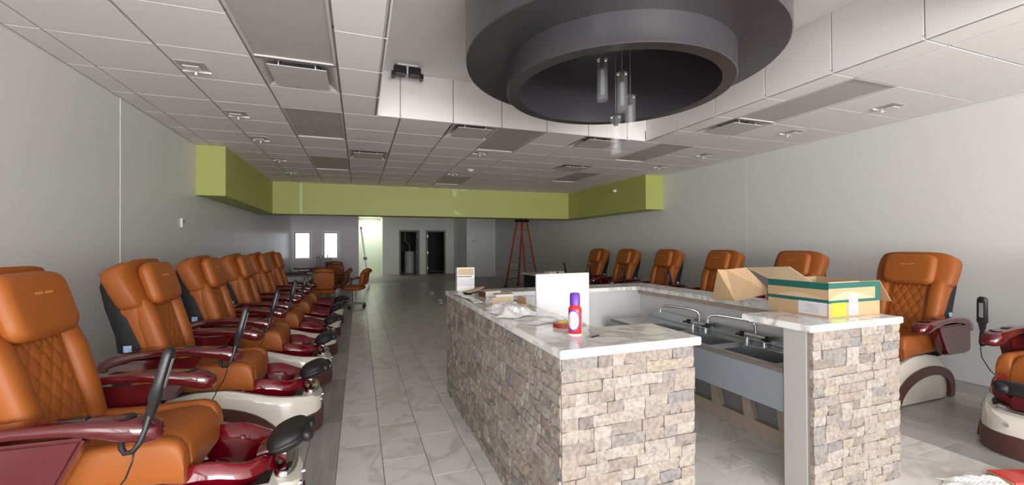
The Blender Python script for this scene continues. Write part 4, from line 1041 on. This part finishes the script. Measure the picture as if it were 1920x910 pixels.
salon_chair((-1.75, 12.5, 0), R(20), 'leatherdark', 'brown salon chair between the manicure tables and left wall', 0.5)
salon_chair((-0.55, 11.4, 0), R(175), 'leatherdark', 'brown low salon chair between the two orange ones', 0.33)
# bottles under the right window
for k in range(9):
    x = -1.27+0.052*k; h_ = 0.33+0.06*math.sin(k*2.3)
    t = empty('bottle', (x, 14.85+0.05*(k % 2), 0.7905), 0, 'small grey bottle on the manicure table under the bright windows', 'bottle', 'bottles under the windows')
    link('body', lathe(B(), [(0, 0), (0.024, 0), (0.024, h_*0.65), (0.01, h_*0.78), (0.01, h_*0.8), (0, h_*0.8)], n=12), 'panel', t, True, 40)
    link('cap', cyl(B(), (0, 0, h_*0.8), (0, 0, h_), 0.011, n=10), 'black', t, True, 40)
# black-sided table beyond the bar
it = empty('display_table', (4.55, 9.95, 0), R(4), 'black-sided low table with pale marble top behind the bar', 'table')
link('body', box(B(), -0.44, 0.44, -0.42, 0.42, 0.0, 0.70), 'matteblack', it)
link('tabletop', box(B(), -0.5, 0.5, -0.48, 0.48, 0.70, 0.745, 0.006), 'marble', it)
lp = slabthing('white_tray', (4.7, 9.75, 0.746), R(12), 0.5, 0.22, 0.05, 'paper', 'long white box lying on the black-sided table', 'box')
link('dark_clip', box(B(), -0.03, 0.03, -0.112, -0.11, 0.0, 0.04), 'matteblack', lp)
# step ladder
ld = empty('step_ladder', (5.36, 13.75, 0), R(-58), 'tall orange-red fibreglass step ladder near the right wall', 'ladder')
LH = 2.28; top = [(-0.08, -0.15), (-0.08, 0.15), (0.08, -0.15), (0.08, 0.15)]
def rail(a, b, m, w_=0.03, dpt=0.045):
    a = Vector(a); b = Vector(b); d_ = (b-a).normalized(); sx = Y_.cross(d_).normalized(); sy = d_.cross(sx)
    bm = B(); loft(bm, [[a+sx*p*w_/2+sy*q*dpt/2 for p, q in ((-1, -1), (1, -1), (1, 1), (-1, 1))], [b+sx*p*w_/2+sy*q*dpt/2 for p, q in ((-1, -1), (1, -1), (1, 1), (-1, 1))]]); return bm
for sx in (-1, 1):
    for sy in (-1, 1):
        a = (sx*0.45, sy*0.36, 0.02); b = (sx*0.09, sy*0.16, LH)
        rl = link('rail', rail(a, b, 'ladderred', 0.035 if sx < 0 else 0.028, 0.06), 'ladderred', ld)
        bm = B(); box(bm, a[0]-0.04, a[0]+0.04, a[1]-0.04, a[1]+0.04, 0, 0.05, 0.006); link('foot', bm, 'black', rl)
for k in range(1, 8):
    f_ = k/8; z = LH*f_
    x = -0.45+0.36*f_; yy_ = 0.36-0.20*f_
    link('step', box(B(), x-0.04, x+0.04, -yy_, yy_, z-0.012, z+0.012), 'alu', ld)
    if k % 2 == 1:
        x = 0.45-0.36*f_; link('rear_brace', box(B(), x-0.01, x+0.01, -yy_, yy_, z-0.015, z+0.015), 'alu', ld)
link('top_cap', box(B(), -0.16, 0.16, -0.22, 0.22, LH, LH+0.07, 0.015), 'matteblack', ld)
for s in (-1, 1): link('spreader', tube(B(), [(-0.27, s*0.27, 1.1), (0.0, s*0.27, 1.02), (0.27, s*0.27, 1.1)], 0.01, 6), 'alu', ld)
# aluminium ladder leaning on the partition end
al = empty('aluminium_ladder', (0.2, 15.75, 0), 0, 'aluminium folding ladder leaning on the partition corner', 'ladder')
for s in (-1, 1):
    link('rail', rail((0.13, s*0.18-0.3+0.3, 0.0), (-0.14, s*0.18, 2.1), 'alu', 0.06, 0.035), 'alu', al)
for k in range(7):
    f_ = (k+0.7)/7.6; x = 0.13-0.27*f_; link('rung', box(B(), x-0.018, x+0.018, -0.18, 0.18, 2.1*f_-0.014, 2.1*f_+0.014), 'alu', al)
link('hinge', box(B(), -0.06, 0.06, -0.21, 0.21, 0.98, 1.07, 0.01), 'greymetal', al); link('top_bar', box(B(), -0.17, -0.10, -0.2, 0.2, 2.06, 2.13, 0.01), 'greymetal', al)
# boiler-like unit in the left doorway
bo = empty('water_heater', (2.55, 23.2, 0), 0, 'white water heater standing in the left doorway room', 'heater')
link('tank', lathe(B(), [(0, 0), (0.26, 0), (0.27, 0.03), (0.27, 1.1), (0.24, 1.16), (0, 1.18)], n=28), 'white', bo, True, 40); link('pipe', tube(B(), [(0, 0, 1.18), (0, 0, 1.5), (-0.25, 0, 1.75), (-0.25, 0, 2.6)], 0.045, 10), 'greymetal', bo, True)
# debris on the floor
for (x, y, rz, lb) in ((2.03, 12.6, 0.3, 'small white junction box on the floor farther from the bar'), (1.93, 10.7, 0.1, 'small white junction box on the floor nearer the bar')):
    t = empty('junction_box', (x, y, 0), rz, lb, 'box', 'loose junction boxes')
    bm = B(); box(bm, -0.05, 0.05, -0.05, 0.05, 0.0, 0.008); box(bm, -0.05, -0.042, -0.05, 0.05, 0.008, 0.09); box(bm, 0.042, 0.05, -0.05, 0.05, 0.008, 0.09); box(bm, -0.042, 0.042, 0.042, 0.05, 0.008, 0.09); link('shell', bm, 'white', t)
    link('inner_plate', box(B(), -0.03, 0.03, 0.036, 0.042, 0.02, 0.07), 'greymetal', t)
crumple('floor_paper', 3.52, 1.42, 0.42, 0.22, 0.05, 5, 'paper', 'crumpled off-white paper on the floor by the right aisle edge', 'paper', R(-20), 0.0)
rb = empty('red_package', (3.84, 1.37, 0), R(-20), 'glossy red flat package lying on the floor by the crumpled paper', 'package')
link('body', box(B(), -0.15, 0.15, -0.08, 0.08, 0, 0.035, 0.01), 'redcan', rb); link('end_panel', box(B(), -0.155, -0.15, -0.07, 0.07, 0.004, 0.031), 'card', rb)
